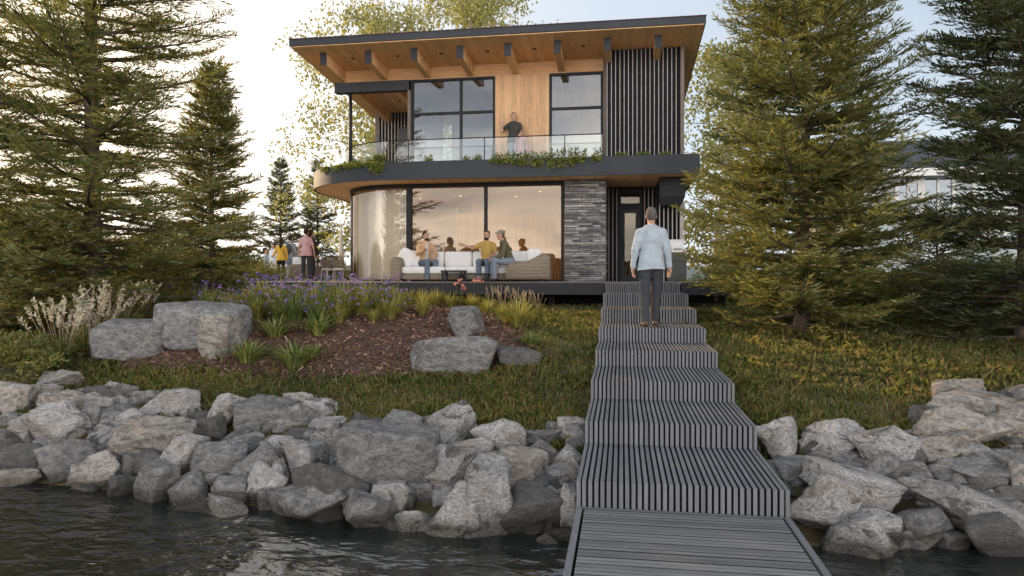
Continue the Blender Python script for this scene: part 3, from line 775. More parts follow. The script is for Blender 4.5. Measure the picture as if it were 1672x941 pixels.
def low_table(px0, px1, pyt, Y, label):
    x0, x1 = XY(px0, Y), XY(px1, Y); h = ZY((px0+px1)/2, pyt, Y)-DZ; d = .5
    t = empty('coffee_table', ((x0+x1)/2, Y+d/2, DZ)); tag(t, label, 'coffee table', 'nesting coffee tables')
    m = MB().box(x0, x1, Y, Y+d, DZ+h-.035, DZ+h); sp(m, 'table_top', MAT['black_metal'], t, False)
    for xx in (x0+.02, x1-.075):
        for yy in (Y+.02, Y+d-.075):
            m = MB().box(xx, xx+.055, yy, yy+.055, DZ+.001, DZ+h-.036); sp(m, 'leg', MAT['black_metal'], t, False)
low_table(719, 755.5, 441.5, 16.75, 'taller of the two black low tables, left one, before the man in the tan jacket')
low_table(745, 795, 446.5, 16.15, 'lower wider black low table overlapping the taller one in front of the sofa')
# grill by the right corner
YQ = 18.1; gx0, gx1 = XY(1090, YQ), XY(1121, YQ)
gr = empty('barbecue_grill', ((gx0+gx1)/2, YQ+.3, DZ)); tag(gr, 'barbecue with rounded white lid on a dark grey cabinet beside the entrance', 'grill')
zc = ZY(1105, 412, YQ)
m = MB().box(gx0, gx1, YQ, YQ+.6, DZ+.05, zc-.24).box(gx0+.02, gx1-.02, YQ+.02, YQ+.58, DZ+.002, DZ+.05); sp(m, 'cabinet', MAT['grey_cabinet'], gr, False)
m = MB().box(gx0-.015, gx1+.01, YQ-.02, YQ+.62, zc-.236, zc-.003); sp(m, 'front_panel', MAT['grey_cabinet'], gr, False)
m = MB(); lx0, lx1 = XY(1094, YQ), XY(1117, YQ); n = 10; zl = ZY(1105, 390, YQ)-zc
V = []
for k in range(n+1):
    a = math.pi*k/n; V += [(lx0, YQ+.3-.27*math.cos(a), zc+zl*math.sin(a)**.6), (lx1, YQ+.3-.27*math.cos(a), zc+zl*math.sin(a)**.6)]
Fc = [(2*k, 2*k+1, 2*k+3, 2*k+2) for k in range(n)]+[tuple(2*k for k in range(n+1)), tuple(2*k+1 for k in range(n, -1, -1))]
m.add(V, Fc); lid = sp(m, 'lid', MAT['lid'], gr, False)
m = MB().tube([(lx0+.08, YQ-.02, zc+.08), (lx1-.08, YQ-.02, zc+.08)], .012, 6); sp(m, 'handle', MAT['black_metal'], gr, True, lid)
# left terrace: woven chairs, table, closed parasol
def lounge_chair(px, d, w, label, rz=0.0, white=True):
    p = atd(px, 458, d); c = empty('terrace_chair', (p.x, p.y, DZ), rz); tag(c, label, 'chair', 'woven chairs on the left terrace')
    h = .62
    MB().rbox(-w/2, w/2, -.35, -.24, .12, h, r=.05).build('woven_back', MAT['wicker'], c, True)
    for s in (-1, 1): MB().rbox(s*w/2-.05, s*w/2+.05, -.3, .4, .10, .56, r=.05).build('armrest', MAT['wicker'], c, True)
    MB().rbox(-w/2+.06, w/2-.06, -.23, .4, .26, .42, r=.06).build('seat_cushion', MAT['white_fabric'], c, True)
    MB().rbox(-w/2+.05, w/2-.05, -.23, -.08, .42, .88, r=.06).build('back_cushion', MAT['white_fabric'], c, True)
    for sx in (-1, 1):
        for sy in (-.28, .34): MB().box(sx*w/2-.025, sx*w/2+.025, sy-.025, sy+.025, .001, .2).build('leg', MAT['black_metal'], c)
    return c
lounge_chair(499, 25.5, .95, 'woven chair with white cushion behind the woman in the pink top', R(-6))
lounge_chair(436, 28.5, .80, 'woven chair with white cushions under the seated woman in pale blue', R(150))
lounge_chair(472, 31, .85, 'woven chair half hidden between the standing women in yellow and grey', R(20))
def arch_chair(px, d, label, rz):
    p = atd(px, 458, d); c = empty('dining_chair', (p.x, p.y, DZ), rz); tag(c, label, 'chair', 'arched dining chairs by the curved glass')
    pts = [(-.28, -.25, .42)]+[(-.28*math.cos(math.pi*k/10), -.25, .62+.24*math.sin(math.pi*k/10)) for k in range(11)]+[(.28, -.25, .42)]
    MB().tube(pts, .025, 8).build('back_hoop', MAT['wicker'], c, True)
    MB().rbox(-.25, .25, -.27, -.23, .46, .78, r=.02).build('woven_back', MAT['wicker'], c, True)
    MB().rbox(-.27, .27, -.26, .26, .38, .47, r=.04).build('seat_cushion', MAT['white_fabric'], c, True)
    for sx in (-.24, .24):
        for sy in (-.23, .23): MB().tube([(sx, sy, .40), (sx*1.1, sy*1.1, .001)], .02, 8).build('leg', MAT['slat_edge'], c)
arch_chair(539, 25.0, 'arched woven chair, left of the pair beside the curved glass', R(10))
arch_chair(560, 24.6, 'arched woven chair nearest the curved glass wall', R(-20))
p = atd(557, 458, 29.0); pr = empty('closed_parasol', (p.x, p.y, DZ)); tag(pr, 'tall cream parasol folded shut beside the curved glass', 'parasol')
MB().lathe([(.001, 2.30), (.035, 2.2), (.07, 1.9), (.10, 1.3), (.13, .95), (.10, .93), (.02, .95)], 14).build('folded_canopy', MAT['ivory'], pr, True)
MB().cyl(0, 0, .06, 1.0, .022, 8).build('pole', MAT['slat_edge'], pr, True)
MB().lathe([(.001, .07), (.24, .06), (.26, .002), (.001, .002)], 18).build('base', MAT['concrete'], pr, True)
p = atd(521, 458, 30); tb = empty('terrace_table', (p.x, p.y, DZ)); tag(tb, 'small pale wooden table between the terrace chairs', 'table')
MB().box(-.6, .6, -.4, .4, .70, .74).build('table_top', MAT['deck_board'], tb)
for sx in (-.52, .52):
    for sy in (-.32, .32): MB().box(sx-.03, sx+.03, sy-.03, sy+.03, .001, .699).build('leg', MAT['slat_edge'], tb)

# ------------------------------------------------------------------ neighbour house behind the right trees
nh = empty('neighbour_house', (13.5, 26, 1.45)); tag(nh, 'pale neighbouring house with dark shingle roof half hidden behind the right conifers', 'house')
MAT['siding'] = wood('pale_grey_siding', (.50, .55, .56), .16, 'z', .7, .06, .5)
MAT['white_trim'] = simple('white_trim_paint', (.72, .72, .70), .5, .04)
MAT['shingle'] = simple('dark_shingles', (.050, .055, .065), .85, .3, 8, .5, 25)
YN = 25.0; nx0, nx1 = XY(1395, YN), XY(1850, YN); ze = ZY(1520, 281, YN); zrg = ZY(1520, 232, YN+3.2)
m = MB().box(nx0, nx1, YN, YN+6.4, 1.2, ze-.02); sp(m, 'wall', MAT['siding'], nh, False)
m = MB()
m.add([(nx0-.5, YN-.55, ze), (nx1+.5, YN-.55, ze), (nx1+.5, YN+3.2, zrg), (nx0-.5, YN+3.2, zrg), (nx0-.5, YN+7, ze), (nx1+.5, YN+7, ze),
       (nx0-.5, YN-.55, ze+.06), (nx1+.5, YN-.55, ze+.06), (nx1+.5, YN+3.2, zrg+.08), (nx0-.5, YN+3.2, zrg+.08), (nx0-.5, YN+7, ze+.06), (nx1+.5, YN+7, ze+.06)],
      [(0, 3, 2, 1), (3, 4, 5, 2), (6, 7, 8, 9), (9, 8, 11, 10), (0, 1, 7, 6), (0, 6, 9, 3), (3, 9, 10, 4), (1, 2, 8, 7), (2, 5, 11, 8), (4, 10, 11, 5)])
sp(m, 'roof', MAT['shingle'], nh, False)
m = MB().box(nx0-.5, nx1+.5, YN-.60, YN-.555, ze-.20, ze+.05); sp(m, 'eave_board', MAT['white_trim'], nh, False)
for (a, b, c, d) in ((1464, 1500, 300, 405), (1506, 1556, 292, 352), (1506, 1556, 362, 430), (1590, 1640, 300, 400)):
    x0, x1 = XY(a, YN), XY(b, YN); z1, z0 = ZY(a, c, YN), ZY(a, d, YN)
    m = MB()
    for q in ((x0-.06, x0+.05), (x1-.05, x1+.06), ((x0+x1)/2-.03, (x0+x1)/2+.03)): m.box(q[0], q[1], YN-.06, YN-.003, z0, z1)
    m.box(x0-.06, x1+.06, YN-.062, YN-.004, z1, z1+.09); m.box(x0-.08, x1+.08, YN-.08, YN-.004, z0-.07, z0-.001); m.box(x0+.05, x1-.05, YN-.055, YN-.005, (z0+z1)/2-.03, (z0+z1)/2+.03)
    wf = sp(m, 'window', MAT['white_trim'], nh, False)
    m = MB().add([(x0+.04, YN-.02, z0), (x1-.04, YN-.02, z0), (x1-.04, YN-.02, z1), (x0+.04, YN-.02, z1)], [(0, 1, 2, 3)]); sp(m, 'pane', MAT['glass_upper'], nh, False, wf)
# ------------------------------------------------------------------ boulders
import bmesh
def ico(sub):
    bm = bmesh.new(); bmesh.ops.create_icosphere(bm, subdivisions=sub, radius=1.0)
    V = np.array([v.co[:] for v in bm.verts]); Fc = np.array([[v.index for v in f.verts] for f in bm.faces]); bm.free(); return V, Fc
ICO = {k: ico(k) for k in (3, 4, 5)}
def sines(P, rng, f, n=6):
    o = np.zeros(len(P))
    for _ in range(n):
        k = rng.normal(size=3); k = k/np.linalg.norm(k)*f*rng.uniform(.6, 1.5)
        o += np.sin(P @ k+rng.uniform(0, 6.28))
    return o/n**.5
def rock_mesh(seed, sub=5, planes=11, sharp=16, rough=.03, flat=0.0, blocky=False):
    rng = np.random.default_rng(seed); V, Fc = ICO[sub]
    i = np.arange(planes)+.5; ph = np.arccos(1-2*i/planes); th_ = math.pi*(1+5**.5)*i+rng.uniform(0, 6.28)
    n = np.stack([np.cos(th_)*np.sin(ph), np.sin(th_)*np.sin(ph), np.cos(ph)], 1)+rng.normal(0, .30, (planes, 3)); n /= np.linalg.norm(n, axis=1)[:, None]
    Rq = np.linalg.qr(rng.normal(size=(3, 3)))[0]; n = n @ Rq.T
    d = rng.uniform(.58, 1.0, planes)
    if blocky:
        n = np.array([[1, 0, 0], [-1, 0, 0], [0, 1, 0], [0, -1, 0], [0, 0, 1], [0, 0, -1], [1, .2, 1], [-1, 0, .9], [.8, -1, 0], [-.9, -1, .3], [0, -1, .9], [.5, -.6, -.9], [-.7, -.5, -.8]])+rng.normal(0, .14, (13, 3))
        n /= np.linalg.norm(n, axis=1)[:, None]; d = np.concatenate([rng.uniform(.68, .80, 6), rng.uniform(.88, 1.06, 7)])
    q = np.maximum(0, (V @ n.T)/d); s = (q**sharp).sum(1)+(1/1.7)**sharp
    P = V*(s**(-1/sharp))[:, None]
    P2 = P+.12*np.stack([sines(P, rng, 2.2), sines(P, rng, 2.2), sines(P, rng, 2.2)], 1)
    h = rough*(sines(P2, rng, 5)*.9+np.abs(sines(P2, rng, 9))*-.7+sines(P2, rng, 19, 8)*.33+sines(P2, rng, 40, 8)*.16)
    P = P+V*h[:, None]
    lo, hi = P.min(0), P.max(0); P = (P-(lo+hi)/2)/((hi-lo)/2)
    return P, Fc
def boulder(x0, y0, x1, y1, kind, seed, lift=.22, depth=None, name='boulder', base=None, rot=0, t_fix=None, planes=11, sharp=16, tiltx=0):
    cx, cy = (x0+x1)/2, (y0+y1)/2
    if t_fix is None:
        p, t = ground_hit(cx, cy, 0.0)
        for _ in range(3):
            h = (y1-y0)*t/F; p, t = ground_hit(cx, cy, lift*h)
    else: t = t_fix
    r = ray(cx, cy); c = Vector((r.x*t, r.y*t, CZ+r.z*t))
    w = (x1-x0)*t/F/2; h = (y1-y0)*t/F/2; dp = depth or (.55*w+.45*h)
    P, Fc = rock_mesh(seed, 5 if w > .16 else 4, planes, sharp, .052 if kind in ('veined', 'tan') else .024, blocky=(name == 'garden_boulder' or seed % 4 == 0))
    a = rot; ca, sa = math.cos(a), math.sin(a)
    P = P*np.array([w*1.16, dp, h*1.20])
    if a:   # roll in the picture plane keeps the box roughly
        P = np.stack([P[:, 0]*ca-P[:, 2]*sa, P[:, 1], P[:, 0]*sa+P[:, 2]*ca], 1)
        ex = np.abs(P).max(0); P = P*np.array([w/ex[0], 1, h/ex[2]])
    o = link(name, mesh_np(name, P, Fc, True), MAT['rock_'+kind])
    o.location = c; o.rotation_euler = (tiltx, 0, TH+R((seed*37) % 17-8)); return o, t
# photo boxes of the shore stones: A / B / C are three enlarged crops
def boxA(b): return (b[0]/2.471, 560+b[1]/2.471, b[2]/2.471, 560+b[3]/2.471)
def boxB(b): return (440+b[0]/2.759, 600+b[1]/2.759, 440+b[2]/2.759, 600+b[3]/2.759)
def boxC(b): return (1180+b[0]/2.4695, 560+b[1]/2.4695, 1180+b[2]/2.4695, 560+b[3]/2.4695)
V_, G_, D_, T_ = 'veined', 'grey', 'dark', 'tan'
LA = [(-40, 95, 80, 190, G_), (70, 85, 155, 170, T_), (140, 115, 345, 205, V_), (-60, 160, 140, 310, T_), (122, 170, 250, 260, V_), (298, 185, 418, 250, T_),
      (415, 165, 558, 258, G_), (170, 205, 345, 310, T_), (145, 250, 355, 415, V_), (15, 285, 155, 420, V_), (325, 255, 427, 375, G_), (-30, 425, 172, 535, D_),
      (-30, 360, 60, 440, D_), (158, 410, 392, 565, G_), (-30, 515, 168, 595, T_), (400, 255, 535, 340, G_), (418, 268, 612, 380, V_), (580, 195, 812, 320, V_),
      (358, 355, 500, 460, V_), (488, 320, 802, 470, T_), (640, 375, 818, 545, V_), (298, 440, 497, 590, T_), (480, 465, 562, 545, V_), (545, 450, 645, 545, D_),
      (543, 490, 727, 672, G_), (403, 540, 560, 628, D_), (703, 535, 867, 665, G_), (862, 555, 1003, 650, G_), (787, 415, 993, 568, G_), (788, 310, 908, 410, D_),
      (850, 208, 1000, 378, V_), (974, 235, 1172, 375, G_), (908, 345, 1012, 410, G_), (870, 385, 1068, 435, T_), (953, 420, 1137, 575, G_), (763, 280, 853, 355, D_),
      (718, 630, 888, 710, D_), (808, 630, 1003, 735, V_), (988, 485, 1162, 655, V_), (1060, 388, 1190, 490, V_)]
LB = [(-20, 165, 62, 305, G_), (60, 125, 195, 215, T_), (42, 170, 198, 310, G_), (160, 150, 288, 245, V_), (325, 245, 442, 310, D_), (428, 235, 572, 300, D_),
      (168, 235, 332, 320, V_), (203, 275, 378, 435, V_), (63, 335, 248, 545, V_), (-10, 310, 97, 405, V_), (-10, 430, 78, 610, V_), (325, 275, 765, 580, G_),
      (123, 430, 448, 675, D_), (-20, 540, 348, 728, G_), (320, 570, 578, 750, G_), (452, 520, 645, 680, V_), (632, 370, 898, 580, V_), (705, 165, 943, 385, V_),
      (738, 485, 928, 575, T_), (806, 320, 998, 495, V_), (926, 240, 1143, 435, V_), (838, 265, 963, 345, D_), (720, 545, 978, 805, V_), (872, 440, 1108, 785, V_),
      (1046, 560, 1324, 756, D_), (1018, 370, 1243, 565, T_), (1118, 500, 1325, 582, D_), (1085, 325, 1205, 395, D_), (1173, 335, 1314, 475, G_), (1137, 285, 1313, 365, G_),
      (1272, 362, 1415, 465, V_), (1305, 232, 1425, 335, V_), (1298, 265, 1425, 370, G_), (1312, 418, 1395, 515, T_), (1212, 545, 1348, 695, T_), (1318, 548, 1395, 770, V_),
      (1205, 752, 1300, 850, G_), (556, 640, 740, 755, V_)]
LC = [(132, 328, 325, 515, V_), (212, 475, 365, 560, G_), (330, 322, 575, 475, V_), (522, 345, 765, 530, V_), (348, 432, 548, 505, G_), (346, 462, 690, 695, V_),
      (246, 538, 528, 775, V_), (540, 448, 705, 615, G_), (410, 698, 685, 880, V_), (555, 688, 738, 805, V_), (676, 528, 1230, 800, V_), (687, 668, 943, 810, G_),
      (937, 688, 1195, 870, D_), (868, 763, 978, 830, G_), (742, 358, 950, 500, T_), (795, 272, 1105, 445, T_), (1035, 275, 1260, 425, T_), (845, 388, 1045, 495, V_),
      (925, 452, 1250, 565, G_), (1120, 478, 1270, 595, T_), (822, 488, 945, 555, G_), (846, 148, 1045, 230, T_), (818, 208, 1195, 295, T_), (877, 268, 1015, 330, G_),
      (1160, 183, 1260, 245, T_), (1126, 258, 1260, 365, T_), (752, 428, 835, 545, D_), (1142, 418, 1260, 485, T_), (1105, 578, 1260, 645, D_)]
shore = []
seed = 100
for L, fn, bank in ((LA, boxA, 'left'), (LB, boxB, 'left'), (LC, boxC, 'right')):
    for b in L:
        seed += 1; x0, y0, x1, y1 = fn(b); w = x1-x0; h = y1-y0
        rr = random.Random(seed)
        roll = 0
        if b == (346, 462, 690, 695, V_) or b == (676, 528, 1230, 800, V_): roll = -.42
        o, tt = boulder(x0, y0, x1, y1, b[4], seed, lift=.28, planes=rr.randint(7, 11), sharp=rr.choice((55, 75, 100)) if b[4] != G_ else rr.choice((30, 40, 60)), rot=roll)
        shore.append((o, (x0+x1)/2, y1, w, h, b[4], bank))
ORD = ['first', 'second', 'third', 'fourth', 'fifth', 'sixth', 'seventh', 'eighth', 'ninth', 'tenth', 'eleventh', 'twelfth', 'thirteenth', 'fourteenth', 'fifteenth', 'sixteenth', 'seventeenth', 'eighteenth', 'nineteenth', 'twentieth', 'twenty-first', 'twenty-second', 'twenty-third', 'twenty-fourth', 'twenty-fifth', 'twenty-sixth', 'twenty-seventh', 'twenty-eighth', 'twenty-ninth', 'thirtieth', 'thirty-first', 'thirty-second', 'thirty-third', 'thirty-fourth', 'thirty-fifth', 'thirty-sixth']
def wline(x):   # picture height of the waterline along the bank
    return np.interp(x, [0, 250, 430, 560, 900, 1340, 1500, 1672], [790, 828, 858, 866, 885, 880, 885, 910])
def gline(x):   # picture height of the grass edge
    return np.interp(x, [0, 150, 330, 700, 950, 1240, 1350, 1500, 1560, 1672], [600, 625, 650, 680, 680, 695, 690, 690, 640, 620])
rows = {}
for r in shore:
    o, cx, yb, w, h, k, bank = r
    f = (yb-h/2-gline(cx))/(wline(cx)-gline(cx))
    row = 'along the grass edge' if f < .30 else ('midway down the bank' if f < .66 else 'at the waterline')
    rows.setdefault((bank, row), []).append(r)
TONE = {V_: 'white veined', G_: 'smooth grey', D_: 'dark grey', T_: 'tan streaked'}
for (bank, row), rs in rows.items():
    rs.sort(key=lambda r: r[1])
    for i, (o, cx, yb, w, h, k, _) in enumerate(rs):
        size = 'huge' if w > 125 else 'large' if w > 75 else 'medium' if w > 48 else 'small'
        shp = 'flat' if w/h > 2.0 else 'upright' if h/w > 1.15 else 'angular' if k == V_ else 'blocky'
        side = 'left of the stairs' if bank == 'left' else 'right of the stairs'
        tag(o, f'{size} {shp} {TONE[k]} boulder, {ORD[i]} from left {row}, {side}', 'boulder', f'boulders {row} {side}')
# filler stones in the gaps
fillers = []
frng = random.Random(5)
def filler(px, py, s, kind):
    global seed
    seed += 1
    o, t = boulder(px-s, py-s*.7, px+s, py+s*.7, kind, seed, lift=.05, name='filler_stone', planes=9, sharp=60)
    tag(o, 'small stone wedged in the gaps between the larger shore boulders', 'stone', 'small filler stones in the riprap'); fillers.append(o)
for _ in range(150):
    x = frng.choice([frng.uniform(-10, 955), frng.uniform(-10, 955), frng.uniform(1245, 1690)])
    y = gline(x)+12+(wline(x)-gline(x)-6)*frng.random()
    filler(x, y, frng.uniform(17, 34), frng.choice([G_, D_, V_, D_, G_]))
# garden boulders in the mulch bed
BED = [(148, 527, 279, 590, G_, 'big oval grey boulder on the mulch, left end of the planted bed', .28, 0),
       (270, 499, 407, 566, G_, 'broad flat topped grey boulder behind the oval one in the mulch', .35, 0),
       (334, 518, 384, 591, T_, 'narrow upright pale boulder leaning on the broad flat topped one', .30, 0),
       (666, 552, 805, 610, G_, 'long low cracked grey boulder at the right end of the mulch', .30, 0),
       (727, 495, 793, 557, G_, 'tilted pointed boulder standing behind the long cracked one', .32, .35),
       (806, 567, 884, 606, D_, 'low dark boulder sunk in the grass right of the mulch', .20, -.1)]
for i, b in enumerate(BED):
    o, t = boulder(*b[:5], 900+i, lift=b[6], rot=b[7], planes=13, sharp=26, name='garden_boulder'); tag(o, b[5], 'boulder', 'boulders in the planted bed')
# ------------------------------------------------------------------ trees
def blades(P, D, Nn, L, W):
    """rhombus leaf / needle spray: base P, direction D, side Nn, length L, width W  (all numpy)"""
    n = len(P); L = L[:, None]; W = W[:, None]
    v0 = P; v1 = P+D*L*.45+Nn*W*.5; v2 = P+D*L; v3 = P+D*L*.45-Nn*W*.5
    V = np.stack([v0, v1, v2, v3], 1).reshape(-1, 3)
    return V, np.arange(n*4).reshape(n, 4)
def unit(v): return v/np.maximum(1e-9, np.linalg.norm(v, axis=-1, keepdims=True))
def conifer_meshes(seed, H, Rmax, base=.03, taper=.85, dens=1.0, droop=.25, spray=.15, gap=0.0, whorl=.26, upper=None, lean=0.0, bare=0.0, ztop=None):
    """returns trunk MB and (V,F) of the crown sprays, plus limb MB"""
    rng = np.random.default_rng(seed); rr = random.Random(seed)
    trunk = MB(); pts = []; rad = []
    r0 = .0085*H+.035
    for i in range(15):
        t = i/14; pts.append((lean*t*H+.05*math.sin(t*5+seed)*H/9, .04*math.sin(t*7+seed*2), H*t-(.25 if i == 0 else 0))); rad.append(max(.008, r0*(1-t)**.85*(1.25 if i == 0 else 1)))
    trunk.tube(pts, rad, 10)
    limbs = MB(); P = []; D = []; S = []; L = []; W = []
    z = H*base+.10
    while z < H*.985:
        t = z/H; rad_here = Rmax*((1-t)**taper)*(1.0 if t > .12 else .80+1.66*t)
        n = max(5, int(rr.gauss(7.2, .8))) if t < .93 else 4
        a0 = rr.uniform(0, 6.28)
        for k in range(n):
            if rr.random() < gap: continue
            a = a0+2*math.pi*k/n+rr.uniform(-.35, .35); Lb = rad_here*rr.uniform(.52, 1.15)+.12
            if rr.random() < .07: Lb *= 1.18
            el = .62*t*t+.10-droop*(1-t)*rr.uniform(.2, 1.2)+rr.uniform(-.12, .18)
            ns = max(5, int(Lb/.16)); c = Vector((lean*z+.05*math.sin(t*5+seed)*H/9, .04*math.sin(t*7+seed*2), z+rr.uniform(-.16, .16)))
            pl = []; dirh = Vector((math.cos(a), math.sin(a), 0)); side = Vector((-math.sin(a), math.cos(a), 0)); q = c.copy()
            bendz = rr.uniform(.15, .5)*Lb/ns; wob = rr.uniform(-.25, .25)
            for i in range(ns+1):
                s = i/ns; pl.append(q.copy())
                e = el+(s**2)*(.55-.15*t)-.10*s
                dv = (dirh*math.cos(e)+Vector((0, 0, math.sin(e)))+side*wob*s).normalized(); q += dv*(Lb/ns)
            limbs.tube(pl[::2] if len(pl) > 6 else pl, [max(.004, (.012+.010*Lb)*(1-i/len(pl[::2] if len(pl) > 6 else pl))) for i in range(len(pl[::2] if len(pl) > 6 else pl))], 5, False)
            # secondary twigs in both sides, denser outward
            nsec = int(Lb/.085*dens)+3
            for j in range(nsec):
                s = (.16+bare+(.84-bare)*((j+rr.random())/nsec)); i = min(ns-1, int(s*ns)); fpt = pl[i].lerp(pl[i+1], s*ns-i)
                ax = (pl[i+1]-pl[i]).normalized(); sg = 1 if j % 2 else -1
                ang = rr.uniform(.5, 1.0)
                dv = (ax*math.cos(ang)+side*sg*math.sin(ang)+Vector((0, 0, rr.uniform(-.28, .34)))).normalized()
                Ls = min(.75, (.14+.36*Lb*(1-s)*rr.uniform(.5, 1.1)))
                m = max(4, int(Ls/.024*dens**.5))
                ss = (np.arange(m)+rng.random(m))/m
                base_ = np.array(fpt)[None]+np.array(dv)[None]*(ss*Ls)[:, None]+np.array([0, 0, -.10])[None]*(ss**2*Ls)[:, None]
                al = np.where(np.arange(m) % 2 == 0, 1, -1)*rng.uniform(.35, .95, m)
                sd_ = np.cross(np.array(dv), [0, 0, 1]); sd_ = sd_/max(1e-6, np.linalg.norm(sd_))
                d = np.array(dv)[None]*np.cos(al)[:, None]+sd_[None]*np.sin(al)[:, None]+np.stack([np.zeros(m), np.zeros(m), rng.uniform(-.15, .55, m)], 1)
                P.append(base_); D.append(unit(d)); L.append(spray*rng.uniform(.45, 1.05, m)*(1.0 if t < .9 else .8)); W.append(spray*rng.uniform(.11, .19, m))
        z += whorl*rr.uniform(.75, 1.25)*(1-.40*t)*(2.2 if ztop and z > ztop else 1)
    P = np.concatenate(P); D = np.concatenate(D); L = np.concatenate(L); W = np.concatenate(W)
    S = unit(np.cross(D, unit(rng.normal(size=D.shape)+np.array([0, 0, 1.2]))))
    return trunk, limbs, blades(P, D, S, L, W)
def conifer(name, label, loc, seed, H, Rmax, mat, rz=0, group=None, **kw):
    tr, lm, (V, Fc) = conifer_meshes(seed, H, Rmax, **kw)
    root = empty(name, loc, rz); tag(root, label, 'conifer', group)
    tk = tr.build('trunk', MAT['bark'], root, True); lm.build('limbs', MAT['bark'], tk, True)
    link('crown', mesh_np('crown', V, Fc), MAT[mat], root)
    return root
def copy_tree(o, parent=None):
    c = o.copy(); COL.objects.link(c); c.parent = parent
    for ch in list(o.children): copy_tree(ch, c)
    return c
def on_ground(px, d):
    r = ray(px, HZ); x, y = r.x*d, r.y*d; return Vector((x, y, float(tz(x, y))-.03))
NEEDLE_COUNT = 0
conifer('conifer', 'huge sunlit conifer filling the upper left corner of the picture', on_ground(152, 13.2), 21, 15.0, 3.05, 'needle', dens=1.0, droop=.30, spray=.17, whorl=.225, taper=.55, gap=.07, ztop=8.5)
conifer('conifer', 'golden green conifer right behind the huge one at the left', on_ground(347, 15.5), 22, 5.5, 1.25, 'needle', dens=1.1, droop=.20, spray=.19, whorl=.20, taper=.62)
conifer('conifer', 'low branched conifer at the left picture edge, below the huge one', on_ground(-60, 12.0), 23, 6.2, 2.9, 'needle', dens=.8, droop=.30, spray=.17, whorl=.25, taper=.9)
conifer('conifer', 'broad full conifer beside the stairs, hiding the right corner of the house', on_ground(1312, 11.3), 24, 9.0, 2.25, 'needle', dens=1.4, droop=.18, spray=.145, whorl=.15, taper=.66, base=.02, ztop=6.6)
conifer('conifer', 'dark green conifer at the right picture edge', on_ground(1672, 10.2), 25, 9.4, 1.85, 'needle_dark', dens=1.3, droop=.20, spray=.15, whorl=.165, taper=.60, base=.02, ztop=6.4)
conifer('conifer', 'low dark conifer behind and between the two right conifers', on_ground(1530, 15.5), 26, 2.2, 1.7, 'needle_dark', dens=.8, droop=.2, spray=.16, whorl=.2, taper=.9)
conifer('small_conifer', 'slim young conifer behind the terrace, left one of the two', on_ground(459, 38), 27, 7.4, 1.9, 'needle_dark', dens=.75, droop=.12, spray=.30, whorl=.42, taper=.85, gap=.05)
conifer('small_conifer', 'slim young conifer behind the terrace, right one next to the curved glass', on_ground(519, 36), 28, 6.8, 1.75, 'needle_dark', dens=.75, droop=.12, spray=.30, whorl=.40, taper=.85, gap=.05)
# broadleaf: hanging leaf strands around a branching skeleton
def birch(label, loc, seed, H, Rc, nbr, leaf, dens, mat='birch_leaf', z0=.22, name='birch_tree', hang=.5):
    rng = np.random.default_rng(seed); rr = random.Random(seed)
    tr = MB(); pts = []; rad = []
    for i in range(12):
        t = i/11; pts.append((.10*H*.3*math.sin(t*3+seed), .06*H*.3*math.sin(t*4+1), H*.92*t-.2)); rad.append(max(.02, (.016*H)*(1-t)**.8))
    tr.tube(pts, rad, 9); br = MB(); P = []; D = []
    for b in range(nbr):
        t = z0+(.95-z0)*((b+rr.random())/nbr); i = min(10, int(t*11)); c = Vector(pts[i]).lerp(Vector(pts[i+1]), t*11-i)
        prof = math.sin(math.pi*min(1, max(0, (t-z0+.12)/(1.12-z0))))**.6
        a = b*2.4+rr.uniform(-.4, .4); Lb = Rc*prof*rr.uniform(.75, 1.15); el = rr.uniform(.25, .85)
        q = c.copy(); pl = [q.copy()]; n = 9
        for k in range(n):
            e = el-1.0*(k/n)**1.6; q += Vector((math.cos(a)*math.cos(e), math.sin(a)*math.cos(e), math.sin(e)))*Lb/n*1.15; a += rr.uniform(-.12, .12); pl.append(q.copy())
        br.tube(pl, [max(.008, .012*Lb*(1-k/(n+1))) for k in range(n+1)], 5, False)
        for k in range(2, n+1):
            for j in range(int(dens*rr.uniform(.7, 1.4))):
                o = pl[k]+Vector((rr.gauss(0, .30), rr.gauss(0, .30), rr.gauss(0, .22)))*Rc*.35
                Lh = hang*rr.uniform(.3, 1.3)*Rc*.45; m = max(3, int(Lh/(leaf*.55)))
                ss = rng.random(m)
                P.append(np.array(o)[None]+np.stack([rng.normal(0, leaf*1.0, m)+.12*Lh*ss*math.cos(a), rng.normal(0, leaf*1.0, m)+.12*Lh*ss*math.sin(a), -Lh*ss], 1))
    P = np.concatenate(P); n = len(P)
    d = unit(rng.normal(size=(n, 3))*.7+np.array([0, 0, -.7])); s = unit(np.cross(d, rng.normal(size=(n, 3))))
    V, Fc = blades(P, d, s, leaf*rng.uniform(.7, 1.3, n), leaf*rng.uniform(.45, .75, n))
    root = empty(name, loc); tag(root, label, 'birch' if name == 'birch_tree' else 'tree', 'leafy trees behind the house')
    tk = tr.build('trunk', MAT['birch_bark'], root, True); br.build('limbs', MAT['birch_bark'], tk, True)
    link('crown', mesh_np('crown', V, Fc), MAT[mat], root); return root
birch('tall yellow green birch behind the left end of the house, rising over the roof', on_ground(632, 31.5), 41, 15.0, 3.7, 44, .17, 9, z0=.14)
birch('yellow green birch behind the roof, with its top above the middle of the eave', on_ground(765, 34.5), 42, 18.6, 4.0, 40, .18, 9, z0=.30)
birch('pale birch seen between the house and the broad right conifer', on_ground(1178, 29.0), 43, 12.0, 2.9, 36, .19, 8, z0=.12)
